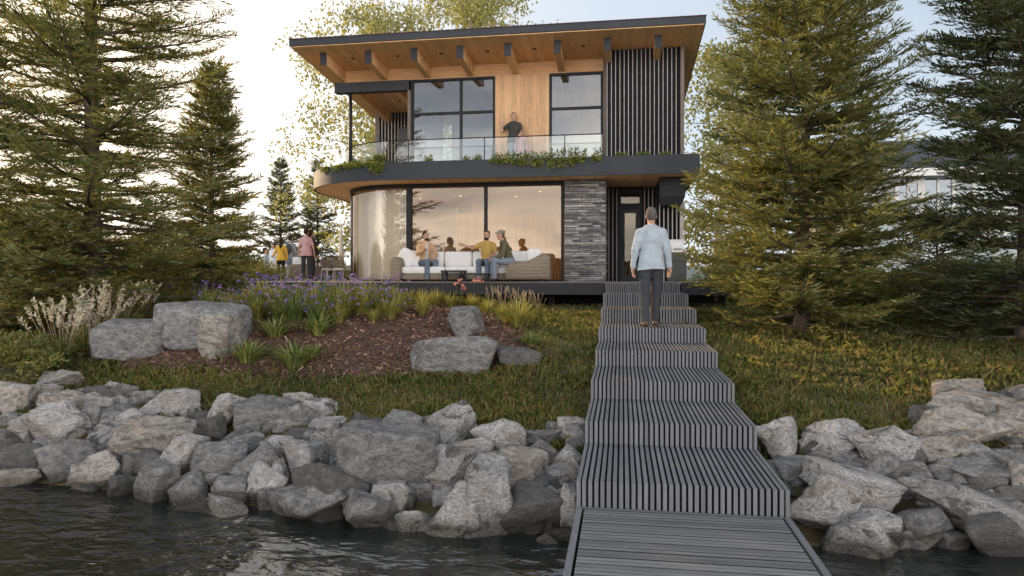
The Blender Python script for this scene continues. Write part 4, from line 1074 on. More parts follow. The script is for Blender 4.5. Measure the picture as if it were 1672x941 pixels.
# shrubs and hedge masses on the left, beyond the trees
def shrub(label, loc, seed, w, h, mat='shrub_leaf', leaf=.065, n=5000, name='shrub'):
    rng = np.random.default_rng(seed)
    u = unit(rng.normal(size=(n, 3))); rr_ = rng.random(n)**.4
    lob = 1+.28*np.sin(u[:, 0]*5+seed)*np.sin(u[:, 1]*4+seed*2)+.18*np.sin(u[:, 2]*9+u[:, 0]*7)
    P = u*(rr_*lob)[:, None]*np.array([w/2, w/2.6, h/2])+np.array([0, 0, h*.46]); P[:, 2] = np.maximum(P[:, 2], .03)
    d = unit(u+rng.normal(size=(n, 3))*.7+np.array([0, 0, .4])); s = unit(np.cross(d, rng.normal(size=(n, 3))))
    V, Fc = blades(P, d, s, leaf*rng.uniform(.7, 1.4, n), leaf*rng.uniform(.3, .5, n))
    root = empty(name, loc); tag(root, label, 'shrub', 'shrubs at the edge of the garden')
    m = MB(); rr2 = random.Random(seed)
    for k in range(6):
        a = k*1.05; m.tube([(0, 0, -.1), (math.cos(a)*w*.15, math.sin(a)*w*.12, h*.4), (math.cos(a)*w*.3, math.sin(a)*w*.22, h*.75)], [.03, .018, .006], 5)
    m.build('stem', MAT['bark'], root, True); link('foliage', mesh_np('foliage', V, Fc), MAT[mat], root); return root
for (px, d, w, h, lab) in ((398, 24.0, 3.0, 1.5, 'round dark shrub at the left end of the terrace'), (350, 22.0, 3.2, 1.6, 'dark shrub in the shade below the golden conifer'),
                           (262, 17.5, 3.4, 1.9, 'wide shrub under the boughs between the two left conifers'), (60, 16.5, 4.2, 2.4, 'large shrub beneath the huge left conifer'),
                           (-30, 10.0, 2.2, .75, 'low bushy shrub at the far left edge above the rocks'),
                           (1205, 17.0, 2.2, 1.0, 'low shrub behind the boughs right of the barbecue'), (1420, 14.0, 2.6, .9, 'low shrub in the shade of the broad right conifer'),
                           (1600, 12.2, 3.2, 1.1, 'low dark shrub below the conifer at the right edge')):
    shrub(lab, on_ground(px, d), int(px)+300, w, h, n=int(7000*w))
# distant hedge line beyond the terrace: reads as one mass
nW = 26000; rng = np.random.default_rng(77)
xs = rng.uniform(-42, -14, nW); ys = 46+rng.uniform(-1.2, 1.2, nW)-(xs+30)*.22; top = 1.1+.55*np.sin(xs*.9)+.35*np.sin(xs*2.3+1)
P = np.stack([xs, ys, 1.35+np.abs(top)*rng.random(nW)], 1); d = unit(rng.normal(size=(nW, 3))+np.array([0, 0, .6])); s = unit(np.cross(d, rng.normal(size=(nW, 3))))
V, Fc = blades(P, d, s, np.full(nW, .30), np.full(nW, .13)); o = link('hedge', mesh_np('hedge', V, Fc), MAT['shrub_leaf'])
tag(o, 'low hedge of dark bushes in the distance beyond the left terrace', 'hedge', kind='stuff')
# ------------------------------------------------------------------ planted bed, lawn, balcony plants
OUT = [(40, 560), (70, 540), (150, 522), (240, 508), (300, 490), (420, 486), (520, 484), (640, 484), (720, 492), (800, 510), (850, 540), (888, 572), (870, 596), (800, 606), (690, 612), (600, 620), (470, 622), (360, 612), (240, 606), (150, 598), (80, 590)]
BEDP = np.array([tuple(ground_hit(*p)[0])[:2] for p in OUT])
def inpoly(x, y, Pp):
    c = np.zeros(x.shape, bool); j = len(Pp)-1
    for i in range(len(Pp)):
        xi, yi = Pp[i]; xj, yj = Pp[j]
        c ^= ((yi > y) != (yj > y)) & (x < (xj-xi)*(y-yi)/(yj-yi+1e-12)+xi); j = i
    return c
bx = np.arange(BEDP[:, 0].min(), BEDP[:, 0].max(), .07); by = np.arange(BEDP[:, 1].min(), BEDP[:, 1].max(), .07)
BX, BY = np.meshgrid(bx, by, indexing='ij'); ins = inpoly(BX, BY, BEDP)
rng = np.random.default_rng(3)
BZ = tz(BX, BY)+.012+.012*rng.random(BX.shape)
idx = np.arange(BX.size).reshape(BX.shape); q = np.stack([idx[:-1, :-1], idx[1:, :-1], idx[1:, 1:], idx[:-1, 1:]], -1)
ok_ = ins[:-1, :-1] & ins[1:, :-1] & ins[1:, 1:] & ins[:-1, 1:]
MAT['mulch_soil'] = simple('dark_mulch_soil', (.085, .046, .033), .95, .4, 12, .9, 40)
o = link('mulch_bed', mesh_np('mulch_bed', np.stack([BX, BY, BZ], -1).reshape(-1, 3), q[ok_], True), MAT['mulch_soil']); tag(o, 'raised planting bed of dark soil under bark mulch', kind='structure')
n = 62000; x = rng.uniform(bx[0], bx[-1], n); y = rng.uniform(by[0], by[-1], n)
k = inpoly(x+rng.normal(0, .12, n), y+rng.normal(0, .10, n), BEDP); x, y = x[k], y[k]; n = len(x)
a = rng.uniform(0, 6.28, n); L = rng.uniform(.03, .11, n); W = rng.uniform(.010, .028, n)
dx = np.stack([np.cos(a), np.sin(a), rng.uniform(-.6, .6, n)], 1); sd = np.stack([-np.sin(a), np.cos(a), rng.uniform(-.6, .6, n)], 1)
c = np.stack([x, y, tz(x, y)+.022+.02*rng.random(n)], 1)
v = [c+dx*L[:, None]*s1*.5+sd*W[:, None]*s2*.5 for s1, s2 in ((-1, -1), (1, -1), (.85, 1), (-1, .9))]
V = np.stack(v, 1).reshape(-1, 3); o = link('bark_chips', mesh_np('bark_chips', V, np.arange(4*n).reshape(n, 4)), MAT['mulch']); tag(o, 'red brown bark mulch covering the planted bed', 'mulch', kind='stuff')
# lawn: rough, weedy, denser near the viewer
def lawn(n, xr, yr, seed, hmin, hmax, w, name, label):
    rng = np.random.default_rng(seed); x = rng.uniform(*xr, n); y = rng.uniform(*yr, n)
    z = tz(x, y)
    pat = .5+.25*np.sin(x*2.1+1.7*np.sin(y*1.3))+.25*np.sin(y*2.9+1.2*np.sin(x*1.9+1))
    fine = .5+.5*np.sin(x*9+3*np.sin(y*7))*np.sin(y*8+2*np.sin(x*6+1))
    keep = (rng.random(n) < .35+.65*fine) & (z > .30) & ~inpoly(x+rng.normal(0, .22, n), y+rng.normal(0, .16, n), BEDP) & (rng.random(n) < .25+1.5*(.5+.5*np.sin(x*3.1+2*np.sin(y*2.3))*np.sin(y*3.7+1.5*np.sin(x*2.7)))) & ~((x > XL-.05) & (x < XR+.05) & (y < 16)) & ~((y > 15.7) & (x > -9.9) & (x < 2.3))
    x, y, z, pat, fine = x[keep], y[keep], z[keep], pat[keep], fine[keep]; n = len(x)
    a = rng.uniform(0, 6.28, n); h = (hmin+(hmax-hmin)*rng.random(n)**1.5)*(.55+.6*pat)*(.6+.6*fine); ln = rng.uniform(.2, 1.1, n)
    d = np.stack([np.cos(a), np.sin(a), np.zeros(n)], 1); s = np.stack([-np.sin(a), np.cos(a), np.zeros(n)], 1); up = np.array([0, 0, 1.])
    b = np.stack([x, y, z-.01], 1); ww = (w*rng.uniform(.6, 1.3, n))[:, None]
    m = b+up*h[:, None]*.62+d*(h*ln*.25)[:, None]; tpt = b+up*(h*(1-.25*ln))[:, None]+d*(h*ln*.8)[:, None]
    V = np.stack([b-s*ww, b+s*ww, m+s*ww*.8, tpt, m-s*ww*.8], 1).reshape(-1, 3)
    Fc = (np.arange(n)*5)[:, None]+np.array([0, 1, 2, 3, 4])[None]
    o = link(name, mesh_np(name, V, Fc), MAT['grass']); tag(o, label, 'grass', kind='stuff')
lawn(330000, (-12, 6.5), (6.2, 13.5), 1, .05, .18, .0055, 'lawn_grass', 'rough green and brown lawn grass on the bank')
lawn(90000, (-16, 9), (13.0, 19.5), 2, .05, .15, .007, 'far_grass', 'sunlit grass below the deck and under the trees')
# clump meshes
def clump(seed, n, h, spread, w, arch=1.0, seg=4):
    rng = np.random.default_rng(seed); V = []; Fc = []
    for i in range(n):
        a = rng.uniform(0, 6.283); r0 = rng.uniform(0, .07)*spread/.3; hh = h*rng.uniform(.55, 1.1); sp_ = spread*rng.uniform(.25, 1.15)
        d = np.array([math.cos(a), math.sin(a), 0]); s = np.array([-d[1], d[0], 0]); b0 = len(V)
        for k in range(seg+1):
            t = k/seg; p = d*(r0+sp_*t**1.5)+np.array([0, 0, hh*(t-.55*arch*t**2.6*sp_/max(.05, spread))])
            ww = w*(1-t**2.2)*(.7+.6*min(1, t*3))*.5
            V += [p-s*ww, p+s*ww]
        for k in range(seg): Fc.append((b0+2*k, b0+2*k+1, b0+2*k+3, b0+2*k+2))
    return np.array(V), np.array(Fc)
def blooms(seed, n, h, spread, size, petals=5, jz=.25):
    rng = np.random.default_rng(seed); P = []; D = []; stems = MB()
    for i in range(n):
        a = rng.uniform(0, 6.28); r = spread*rng.random()**.6; z = h*rng.uniform(1-jz, 1.12); c = np.array([r*math.cos(a), r*math.sin(a), z])
        stems.tube([(c[0]*.3, c[1]*.3, 0), (c[0]*.8, c[1]*.8, z*.6), tuple(c)], .0035, 3, False)
        for q in range(rng.integers(1, 3)):
            cc = c+rng.normal(0, size*.6, 3)*[1, 1, .8]
            for p in range(petals):
                an = 6.28*p/petals+rng.uniform(-.2, .2); P.append(cc); D.append([math.cos(an), math.sin(an), rng.uniform(-.5, .8)])
    P = np.array(P); D = unit(np.array(D)); m = len(P); S = unit(np.cross(D, rng.normal(size=(m, 3))))
    return stems, blades(P, D, S, size*rng.uniform(.8, 1.3, m), size*rng.uniform(.6, .9, m))
def plumes(seed, n, h, spread, ln, fl):
    rng = np.random.default_rng(seed); P = []; D = []; stems = MB()
    for i in range(n):
        a = rng.uniform(0, 6.28); r = spread*rng.random()**.7; z = h*rng.uniform(.7, 1.15); lean = rng.uniform(.0, .35)
        c0 = np.array([r*.3*math.cos(a), r*.3*math.sin(a), 0]); c1 = np.array([(r+lean*z*.4)*math.cos(a), (r+lean*z*.4)*math.sin(a), z])
        stems.tube([tuple(c0), tuple((c0+c1)/2+[0, 0, z*.05]), tuple(c1)], .003, 3, False)
        dd = (c1-c0)/np.linalg.norm(c1-c0)
        for q in range(26):
            t = q/26; cc = c1+dd*ln*(t-.6); P.append(cc); D.append(dd*rng.uniform(.4, 1.2)+rng.normal(0, .55, 3))
    P = np.array(P); D = unit(np.array(D)); m = len(P); S = unit(np.cross(D, rng.normal(size=(m, 3))))
    return stems, blades(P, D, S, fl*rng.uniform(.7, 1.4, m), fl*.45*rng.uniform(.7, 1.3, m))
PROTO = {}
def proto(kind, var):
    key = (kind, var)
    if key in PROTO: return PROTO[key]
    s = var*13+len(kind)*7
    parts = []
    if kind == 'lily':
        parts.append(('leaves', mesh_np('leaves', *clump(s, 95, .30, .34, .017, 1.1)), 'clump_leaf'))
    elif kind == 'violet':
        parts.append(('leaves', mesh_np('leaves', *clump(s, 150, .40, .28, .014, .7)), 'clump_leaf' if var % 2 else 'clump_gold'))
        st_, (V, Fc) = blooms(s+1, 15, .40, .28, .028, 5, .62); parts.append(('blossom', mesh_np('blossom', V, Fc), 'purple' if var % 3 else 'lilac'))
        me = bpy.data.meshes.new('flower_stems'); me.from_pydata(st_.v, [], st_.f); parts.append(('flower_stalk', me, 'clump_leaf'))
    elif kind == 'gold':
        parts.append(('leaves', mesh_np('leaves', *clump(s, 150, .42, .30, .012, .7)), 'clump_gold'))
    elif kind in ('reed', 'white'):
        parts.append(('leaves', mesh_np('leaves', *clump(s, 120, .34 if kind == 'reed' else .42, .28 if kind == 'reed' else .42, .010 if kind == 'reed' else .016, .7)), 'clump_gold' if kind == 'reed' else 'clump_leaf'))
        st_, (V, Fc) = plumes(s+2, 16 if kind == 'reed' else 28, .52 if kind == 'reed' else .58, .22 if kind == 'reed' else .42, .15, .022 if kind == 'reed' else .042)
        parts.append(('plume_foliage', mesh_np('plume', V, Fc), 'plume' if kind == 'reed' else 'plume_white'))
        me = bpy.data.meshes.new('flower_stems'); me.from_pydata(st_.v, [], st_.f); parts.append(('flower_stalk', me, 'plume'))
    elif kind == 'pink':
        parts.append(('leaves', mesh_np('leaves', *clump(s, 60, .30, .22, .014, .9)), 'clump_gold'))
        st_, (V, Fc) = blooms(s+1, 7, .52, .16, .060, 6); parts.append(('blossom', mesh_np('blossom', V, Fc), 'pink'))
        me = bpy.data.meshes.new('flower_stems'); me.from_pydata(st_.v, [], st_.f); parts.append(('flower_stalk', me, 'clump_leaf'))
    for _, me, mt in parts: me.materials.append(MAT[mt])
    PROTO[key] = parts; return parts
NAMES = {'lily': ('leafy_clump', 'plant'), 'violet': ('flowering_clump', 'plant'), 'gold': ('grass_clump', 'plant'), 'reed': ('feather_grass', 'ornamental grass'), 'white': ('plume_plant', 'ornamental grass'), 'pink': ('pink_flower', 'plant')}
def plant(kind, var, px, py, s, label, group=None):
    p, t = ground_hit(px, py)
    nm, cat = NAMES[kind]; root = empty(nm, (p.x, p.y, float(tz(p.x, p.y))), (px*7.3+py*3.1) % 6.28); root.scale = (s, s, s)
    tag(root, label, cat, group)
    for n_, me, mt in proto(kind, var): link(n_, me, None, root)
    return root
pr2 = random.Random(17)
VL = 'green clump carrying violet blooms in the flower band below the terrace'
for (row, x0, x1, step, s0) in ((526, 420, 600, 34, 1.2), (518, 380, 640, 34, 1.2), (514, 290, 610, 30, 1.3), (504, 268, 650, 26, 1.35), (495, 262, 660, 24, 1.35), (488, 270, 640, 24, 1.3)):
    x = x0
    while x < x1:
        plant('violet', pr2.randint(0, 5), x+pr2.uniform(-8, 8), row+pr2.uniform(-3, 3), s0*pr2.uniform(.8, 1.2), VL, 'violet flowering clumps below the terrace'); x += step*pr2.uniform(.8, 1.25)
GL = 'golden leafy grass clump among the violet flowers below the terrace'
for (px, py, s) in ((612, 507, 1.1), (640, 502, 1.1), (668, 500, 1.0), (690, 506, 1.0), (712, 502, 1.0), (650, 512, .9), (560, 500, .9), (585, 492, 1.0), (505, 490, .9), (735, 504, .9), (770, 506, .9), (625, 490, 1.2), (700, 494, 1.1), (575, 512, .8), (640, 522, .7), (690, 516, .8), (610, 528, .6), (300, 506, 1.0), (255, 508, 1.0), (355, 497, 1.0), (820, 520, .7), (795, 514, .8)):
    plant('gold', pr2.randint(0, 3), px, py, s*1.15, GL, 'golden grass clumps below the terrace')
RL = 'feathery pale seed head grass in front of the black deck edge'
for (px, py, s) in ((575, 489, 1.0), (655, 488, 1.05), (680, 489, 1.0), (700, 487, 1.0), (722, 489, 1.0), (745, 490, .9), (805, 503, .85), (822, 506, .9), (842, 507, .9), (860, 508, .8), (880, 509, .7), (790, 498, .8)):
    plant('reed', pr2.randint(0, 3), px, py, s*.9, RL, 'feather grasses along the deck edge')
plant('pink', 0, 750, 500, 1.0, 'pink lily in bloom before the deck, left one near the upright boulder', 'pink lilies'); plant('pink', 1, 777, 497, 1.1, 'taller pink lily in bloom before the deck, right one', 'pink lilies')
for i, (px, py, s, lab) in enumerate(((405, 592, 1.0, 'arching green leafy clump beside the narrow upright boulder'), (482, 600, 1.15, 'bright yellow green leafy clump at the lower edge of the mulch'), (448, 552, 1.0, 'dark green leafy clump in the middle of the mulch'),
                                      (520, 548, 1.05, 'broad low leafy clump at the upper right of the mulch slope'), (415, 520, 1.1, 'leafy clump directly right of the broad flat topped boulder'), (470, 525, 1.0, 'leafy clump on the slope below the violet flowers'),
                                      (555, 522, .95, 'leafy clump at the right end of the violet flower band'), (512, 583, .55, 'small leafy tuft beside the yellow green clump'), (845, 535, 1.0, 'grey green grassy tuft right of the tilted boulder'), (868, 566, .7, 'small pale tuft above the low dark boulder'))):
    plant('lily' if i != 8 else 'gold', i % 4, px, py, s*1.5, lab)
for i, (px, py, s, lab) in enumerate(((100, 590, 1.35, 'white plumed grass clump at the far left of the bed, lowest one'), (140, 572, 1.4, 'large white plumed grass clump left of the oval boulder'), (182, 545, 1.3, 'white plumed grass clump above the oval boulder'), (215, 528, 1.1, 'white plumed grass clump between the oval and flat topped boulders'))):
    plant('white', i, px, py, s, lab, 'white plumed clumps at the left of the bed')
# balcony planting: upright sprays and strands hanging over the band
def balcony_plant(x, y, nx, ny, seed, up, hang, wd, label):
    """(nx,ny) outward direction"""
    rng = np.random.default_rng(seed); P = []; D = []
    for k in range(int(44*wd/.3)):
        s = rng.uniform(-wd/2, wd/2); t0 = np.array([-ny*s, nx*s, 0.])
        if rng.random() < .55 or hang < .05:
            h = up*rng.uniform(.4, 1.2); m = 10; tt = rng.random(m); le = rng.uniform(-.3, .4)
            P.append(t0+np.stack([nx*le*h*tt+rng.normal(0, .015, m), ny*le*h*tt+rng.normal(0, .015, m), h*tt], 1)); D.append(np.stack([rng.normal(0, .5, m), rng.normal(0, .5, m), rng.uniform(.1, 1, m)], 1))
        else:
            h = hang*rng.uniform(.3, 1.15); m = 14; tt = rng.random(m); of = .26+.06*rng.random()
            P.append(t0+np.stack([nx*of*np.minimum(1, tt*3+.3)+rng.normal(0, .02, m), ny*of*np.minimum(1, tt*3+.3)+rng.normal(0, .02, m), .06-h*tt**1.3], 1)); D.append(np.stack([nx*.4+rng.normal(0, .5, m), ny*.4+rng.normal(0, .5, m), rng.uniform(-1, .2, m)], 1))
    P = np.concatenate(P); D = unit(np.concatenate(D)); m = len(P); S = unit(np.cross(D, rng.normal(size=(m, 3))))
    V, Fc = blades(P, D, S, rng.uniform(.05, .10, m), rng.uniform(.02, .040, m))
    o = link('trailing_plant', mesh_np('trailing_plant', V, Fc), MAT['clump_leaf']); o.location = (x, y, ZT-.05); tag(o, label, 'plant', 'trailing plants along the balcony edge'); return o
LAB = {0: 'green plant trailing over the middle of the charcoal balcony band, below the man', 1: 'green plant spilling over the curved end of the balcony band', 2: 'low green plant standing behind the balcony glass', 3: 'thin green plant at the foot of the upper slat screen'}
for i, (px, up, hang, wd, k) in enumerate(((812, .22, .10, .3, 2), (832, .26, .10, .35, 0), (850, .22, .22, .35, 0), (868, .24, .24, .4, 0), (888, .24, .26, .4, 0), (908, .28, .30, .4, 0), (928, .32, .26, .4, 0), (946, .28, .16, .35, 0), (975, .28, .14, .25, 0),
                                           (780, .20, .0, .2, 2), (762, .14, .0, .2, 2), (700, .2, .0, .2, 2), (1015, .14, 0, .3, 3), (1050, .16, 0, .3, 3), (1085, .14, 0, .3, 3))):
    balcony_plant(XY(px, YB+.27), YB+.27, 0, -1, 500+i, up, hang, wd, LAB[k])
for i, (px, up, hang) in enumerate(((655, .30, .30), (642, .34, .30), (628, .28, .22), (612, .24, .12), (596, .20, .10), (580, .16, .16), (562, .12, .20), (545, .10, .12))):
    # on the curve: find the angle whose picture column is px
    best = min((abs((836+F*((-6.6+2.62*math.cos(a))*CT+(20.98+2.62*math.sin(a))*ST)/(-(-6.6+2.62*math.cos(a))*ST+(20.98+2.62*math.sin(a))*CT))-px), a) for a in np.linspace(math.pi, 1.5*math.pi, 90))
    a = best[1]; balcony_plant(-6.6+2.62*math.cos(a), 20.98+2.62*math.sin(a), math.cos(a), math.sin(a), 540+i, up, hang, .34, LAB[1])
# ------------------------------------------------------------------ people (signed distance bodies meshed by surface nets)
def smin(a, b, k):
    if k <= 0: return np.minimum(a, b)
    h = np.clip(.5+.5*(b-a)/k, 0, 1); return b*(1-h)+a*h-k*h*(1-h)
def sdf_grid(prims, res, post=None, pad=.03):
    lo = np.full(3, 9.); hi = np.full(3, -9.)
    for p in prims:
        if p[0] == 'c': pts = [np.array(p[1])-max(p[3], p[4]), np.array(p[1])+max(p[3], p[4]), np.array(p[2])-max(p[3], p[4]), np.array(p[2])+max(p[3], p[4])]
        else: r = max(p[2]); pts = [np.array(p[1])-r, np.array(p[1])+r]
        for q in pts: lo = np.minimum(lo, q); hi = np.maximum(hi, q)
    lo = lo-pad; hi = hi+pad; n = np.ceil((hi-lo)/res).astype(int)+1
    ax = [lo[i]+res*np.arange(n[i]) for i in range(3)]
    Dg = np.full(n, .2, dtype=np.float32)
    for p in prims:
        k = p[-1]; mg = k+.02
        if p[0] == 'c':
            a, b, ra, rb = np.array(p[1], float), np.array(p[2], float), p[3], p[4]; m = max(ra, rb)+mg; l2 = np.minimum(a, b)-m; h2 = np.maximum(a, b)+m
        else:
            c, r = np.array(p[1], float), np.array(p[2], float); Rm = p[3]; m = max(r)+mg; l2 = c-m; h2 = c+m
        i0 = np.maximum(0, np.floor((l2-lo)/res).astype(int)); i1 = np.minimum(n, np.ceil((h2-lo)/res).astype(int)+1)
        if np.any(i1 <= i0): continue
        sl = tuple(slice(i0[i], i1[i]) for i in range(3)); X, Y, Z = np.meshgrid(*[ax[i][i0[i]:i1[i]] for i in range(3)], indexing='ij')
        if p[0] == 'c':
            ba = b-a; L2 = max(1e-9, ba @ ba); t = np.clip(((X-a[0])*ba[0]+(Y-a[1])*ba[1]+(Z-a[2])*ba[2])/L2, 0, 1)
            d = np.sqrt((X-a[0]-t*ba[0])**2+(Y-a[1]-t*ba[1])**2+(Z-a[2]-t*ba[2])**2)-(ra+(rb-ra)*t)
        else:
            x, y, z = X-c[0], Y-c[1], Z-c[2]
            if Rm is not None: x, y, z = (Rm[0][0]*x+Rm[1][0]*y+Rm[2][0]*z, Rm[0][1]*x+Rm[1][1]*y+Rm[2][1]*z, Rm[0][2]*x+Rm[1][2]*y+Rm[2][2]*z)
            k0 = np.sqrt((x/r[0])**2+(y/r[1])**2+(z/r[2])**2); k1 = np.sqrt((x/r[0]**2)**2+(y/r[1]**2)**2+(z/r[2]**2)**2)+1e-6; d = k0*(k0-1)/k1
        Dg[sl] = smin(Dg[sl], d.astype(np.float32), k)
    if post is not None:
        X, Y, Z = np.meshgrid(*ax, indexing='ij'); Dg = post(X, Y, Z, Dg)
    return Dg, lo, res
def surface_nets(Dg, lo, res):
    s = Dg < 0; n = np.array(Dg.shape)-1
    cnt = np.zeros(n, np.float32); acc = np.zeros((*n, 3), np.float32)
    for axis in range(3):
        o1, o2 = [i for i in range(3) if i != axis]
        for d1 in (0, 1):
            for d2 in (0, 1):
                a = [slice(0, n[i]) for i in range(3)]; b = list(a)
                a[o1] = slice(d1, n[o1]+d1); a[o2] = slice(d2, n[o2]+d2); b = list(a); b[axis] = slice(1, n[axis]+1)
                A, B = Dg[tuple(a)], Dg[tuple(b)]; x = (A < 0) != (B < 0); t = np.where(x, A/np.where(x, A-B, 1), 0)
                cnt += x; acc[..., axis] += np.where(x, t, 0); acc[..., o1] += np.where(x, d1, 0); acc[..., o2] += np.where(x, d2, 0)
    m = cnt > 0; ids = np.full(n, -1); ids[m] = np.arange(m.sum()); ii = np.argwhere(m)
    V = (ii+acc[m]/cnt[m][:, None])*res+lo; Q = []
    for axis in range(3):
        o1, o2 = (axis+1) % 3, (axis+2) % 3
        a = [slice(1, n[i]) for i in range(3)]; a[axis] = slice(0, n[axis]); b = list(a); b[axis] = slice(1, n[axis]+1)
        A, B = s[tuple(a)], s[tuple(b)]
        for flip in (False, True):
            e = np.argwhere(A & ~B if not flip else ~A & B)
            if not len(e): continue
            for k in (o1, o2): e[:, k] += 1
            g = []
            for (d1, d2) in ((1, 1), (0, 1), (0, 0), (1, 0)):
                q = e.copy(); q[:, o1] -= d1; q[:, o2] -= d2; g.append(ids[q[:, 0], q[:, 1], q[:, 2]])
            q = np.stack(g, 1); Q.append(q[:, ::-1] if flip else q)
    Q = np.concatenate(Q); Q = Q[(Q >= 0).all(1)]
    return V, Q
def sdf_mesh(name, prims, res, post=None, soften=1):
    V, Q = surface_nets(*sdf_grid(prims, res, post))
    for _ in range(soften):     # light smoothing
        S = np.zeros_like(V); C = np.zeros(len(V))
        for a, b in ((0, 1), (1, 2), (2, 3), (3, 0)):
            np.add.at(S, Q[:, a], V[Q[:, b]]); np.add.at(C, Q[:, a], 1); np.add.at(S, Q[:, b], V[Q[:, a]]); np.add.at(C, Q[:, b], 1)
        V = V*.5+.5*S/np.maximum(C, 1)[:, None]
    return mesh_np(name, V, Q, True)
def v3(*a): return np.array(a, float)
def nrm(v): v = np.array(v, float); return v/max(1e-9, np.linalg.norm(v))
def hand_prims(w, d, pn, side, s=1.0, curl=.5, spread=1.0):
    """w wrist, d finger direction, pn palm normal, side +1 if the thumb lies towards +lat"""
    d = nrm(d); pn = nrm(pn-np.dot(pn, d)*d); lat = np.cross(d, pn)*side; out = []
    c = w+d*.050*s
    Rm = np.stack([lat, pn, d], 1)
    out.append(('e', c, (.041*s, .017*s, .052*s), Rm, .012))
    out.append(('c', w-d*.02, w+d*.03*s, .026*s, .027*s, .015))
    for i, (o, l) in enumerate(((.030, .92), (.010, 1.0), (-.010, .95), (-.029, .78))):
        b = w+d*.088*s+lat*o*s*spread; d1 = nrm(d+pn*curl*.5+lat*o*3*(spread-.6)); m = b+d1*.042*l*s; d2 = nrm(d+pn*curl*1.5); e = m+d2*.036*l*s
        out.append(('c', b-d*.02*s, m, .0095*s, .0088*s, .004)); out.append(('c', m, e, .0088*s, .0075*s, .003))
    b = w+d*.025*s+lat*.026*s; m = b+nrm(d*.75+lat*.75+pn*.25)*.042*s; e = m+nrm(d+lat*.1+pn*.35)*.034*s
    out.append(('c', b, m, .014*s, .011*s, .008)); out.append(('c', m, e, .011*s, .0085*s, .003))
    return out
def wrinkle(seed, amp, f):
    rng = np.random.default_rng(seed); ks = [(rng.normal(size=3)*f*[1, 1, .75], rng.uniform(0, 6.28)) for _ in range(7)]
    def w(X, Y, Z):
        o = 0
        for i, (k, p) in enumerate(ks): o = o+np.sin(X*k[0]+Y*k[1]+Z*k[2]+p+(0 if i % 2 else 1.6)*np.sin(Z*11+p))
        return amp*(np.abs(o)/2.6-.5)
    return w
def person(label, loc, rz, shirt, trousers, hair, s=1.0, res=.009, sit=False, arms=None, head_yaw=0.0, head_pitch=0.0, lean=(0, 0), sleeve='long', hairstyle='short', female=False,
           shoes=(.02, .018, .016), skinm='skin', legs=None, hem=None, jacket=None, skirt=None, beard=False, cap=None, bag=False, glasses=False, bodyw=1.0, curl=.5, group=None, name='person'):
    root = empty(name, loc, rz); root.scale = (s, s, s); tag(root, label, 'person', group)
    fw = .88 if female else 1.0
    if sit:
        pel = v3(0, 0, .50); hips = .095; kn = [v3(x, .44, .51) for x in (-.11, .11)]; an = [v3(x, .43, .09) for x in (-.12, .12)]
    else:
        pel = v3(0, 0, .94); hips = .092; kn = [v3(x, .02, .50) for x in (-.10, .10)]; an = [v3(x, -.025, .09) for x in (-.105, .105)]
    if legs: kn = [v3(*legs[0]), v3(*legs[1])]; an = [v3(*legs[2]), v3(*legs[3])]
    L = v3(lean[0], lean[1], 0); up = lambda h: pel+v3(0, 0, h)*math.cos(np.hypot(*lean)*1.0)+L*h
    che, nb, hd = up(.36), up(.535), up(.705)
    tdir = nrm(up(1)-pel); spine = v3(*tdir); rgt = nrm(np.cross(v3(0, 1, 0) if abs(spine[1]) < .95 else v3(0, 0, 1), spine)); rgt = nrm(rgt if rgt[0] > 0 else -rgt); fwdv = nrm(np.cross(spine, rgt))
    if fwdv[1] < 0: fwdv = -fwdv
    Rt = np.stack([rgt, fwdv, spine], 1)
    sh = [up(.455)+rgt*(-.172*fw*bodyw), up(.455)+rgt*(.172*fw*bodyw)]
    if arms is None: arms = [(v3(-.245, -.02, .20), v3(-.265, .05, -.055)), (v3(.245, -.02, .20), v3(.265, .05, -.055))]
    el = [pel+np.array(a[0]) for a in arms]; wr = [pel+np.array(a[1]) for a in arms]
    cy, sy = math.cos(head_yaw), math.sin(head_yaw); cp, sp_ = math.cos(head_pitch), math.sin(head_pitch)
    hf = v3(-sy*cp, cy*cp, sp_); hr = v3(cy, sy, 0); hu = nrm(np.cross(hr, hf)); Rh = np.stack([hr, hf, hu], 1)
    H = lambda x, y, z: hd+hr*x+hf*y+hu*z
    E = lambda c, r, Rm, k: ('e', c, r, Rm, k)
    # bare body
    torso = [E(che-spine*.02, (.150*fw*bodyw, .100, .20), Rt, .05), E(up(.17), (.128*fw*bodyw, .092, .19), Rt, .06), E(up(.0), (.150*(1.04 if female else 1)*bodyw, .108, .13), Rt, .06),
             ('c', up(.50)-rgt*.05, sh[0]+rgt*.02, .050, .050, .05), ('c', up(.50)+rgt*.05, sh[1]-rgt*.02, .050, .050, .05), ('c', up(.40), nb+spine*.02, .085, .050, .05)]
    if female: torso += [E(che+fwdv*.075+rgt*q, (.062, .058, .065), Rt, .04) for q in (-.07, .07)]
    armp = []
    for i in (0, 1): armp += [('c', sh[i], el[i], .050*fw, .040*fw, .03), ('c', el[i], wr[i], .039*fw, .027*fw, .02)]
    legp = []
    for i in (0, 1):
        hj = pel+v3((-hips, hips)[i], .0, -.02)
        legp += [('c', hj, kn[i], .068, .042, .04), ('c', kn[i], an[i], .042, .034, .03)]
    head = [('c', nb-spine*.03, hd-hu*.055-hf*.01, .052*fw, .050*fw, .025), E(H(0, -.005, .022), (.074, .094, .098), Rh, .02), E(H(0, .020, -.045), (.056, .068, .072), Rh, .03), E(H(0, .062, -.088), (.030, .026, .022), Rh, .02),
            ('c', H(0, .088, .005), H(0, .106, -.030), .009, .014, .010), E(H(0, .082, -.062), (.024, .014, .010), Rh, .008), E(H(0, .080, .030), (.050, .016, .012), Rh, .012)]
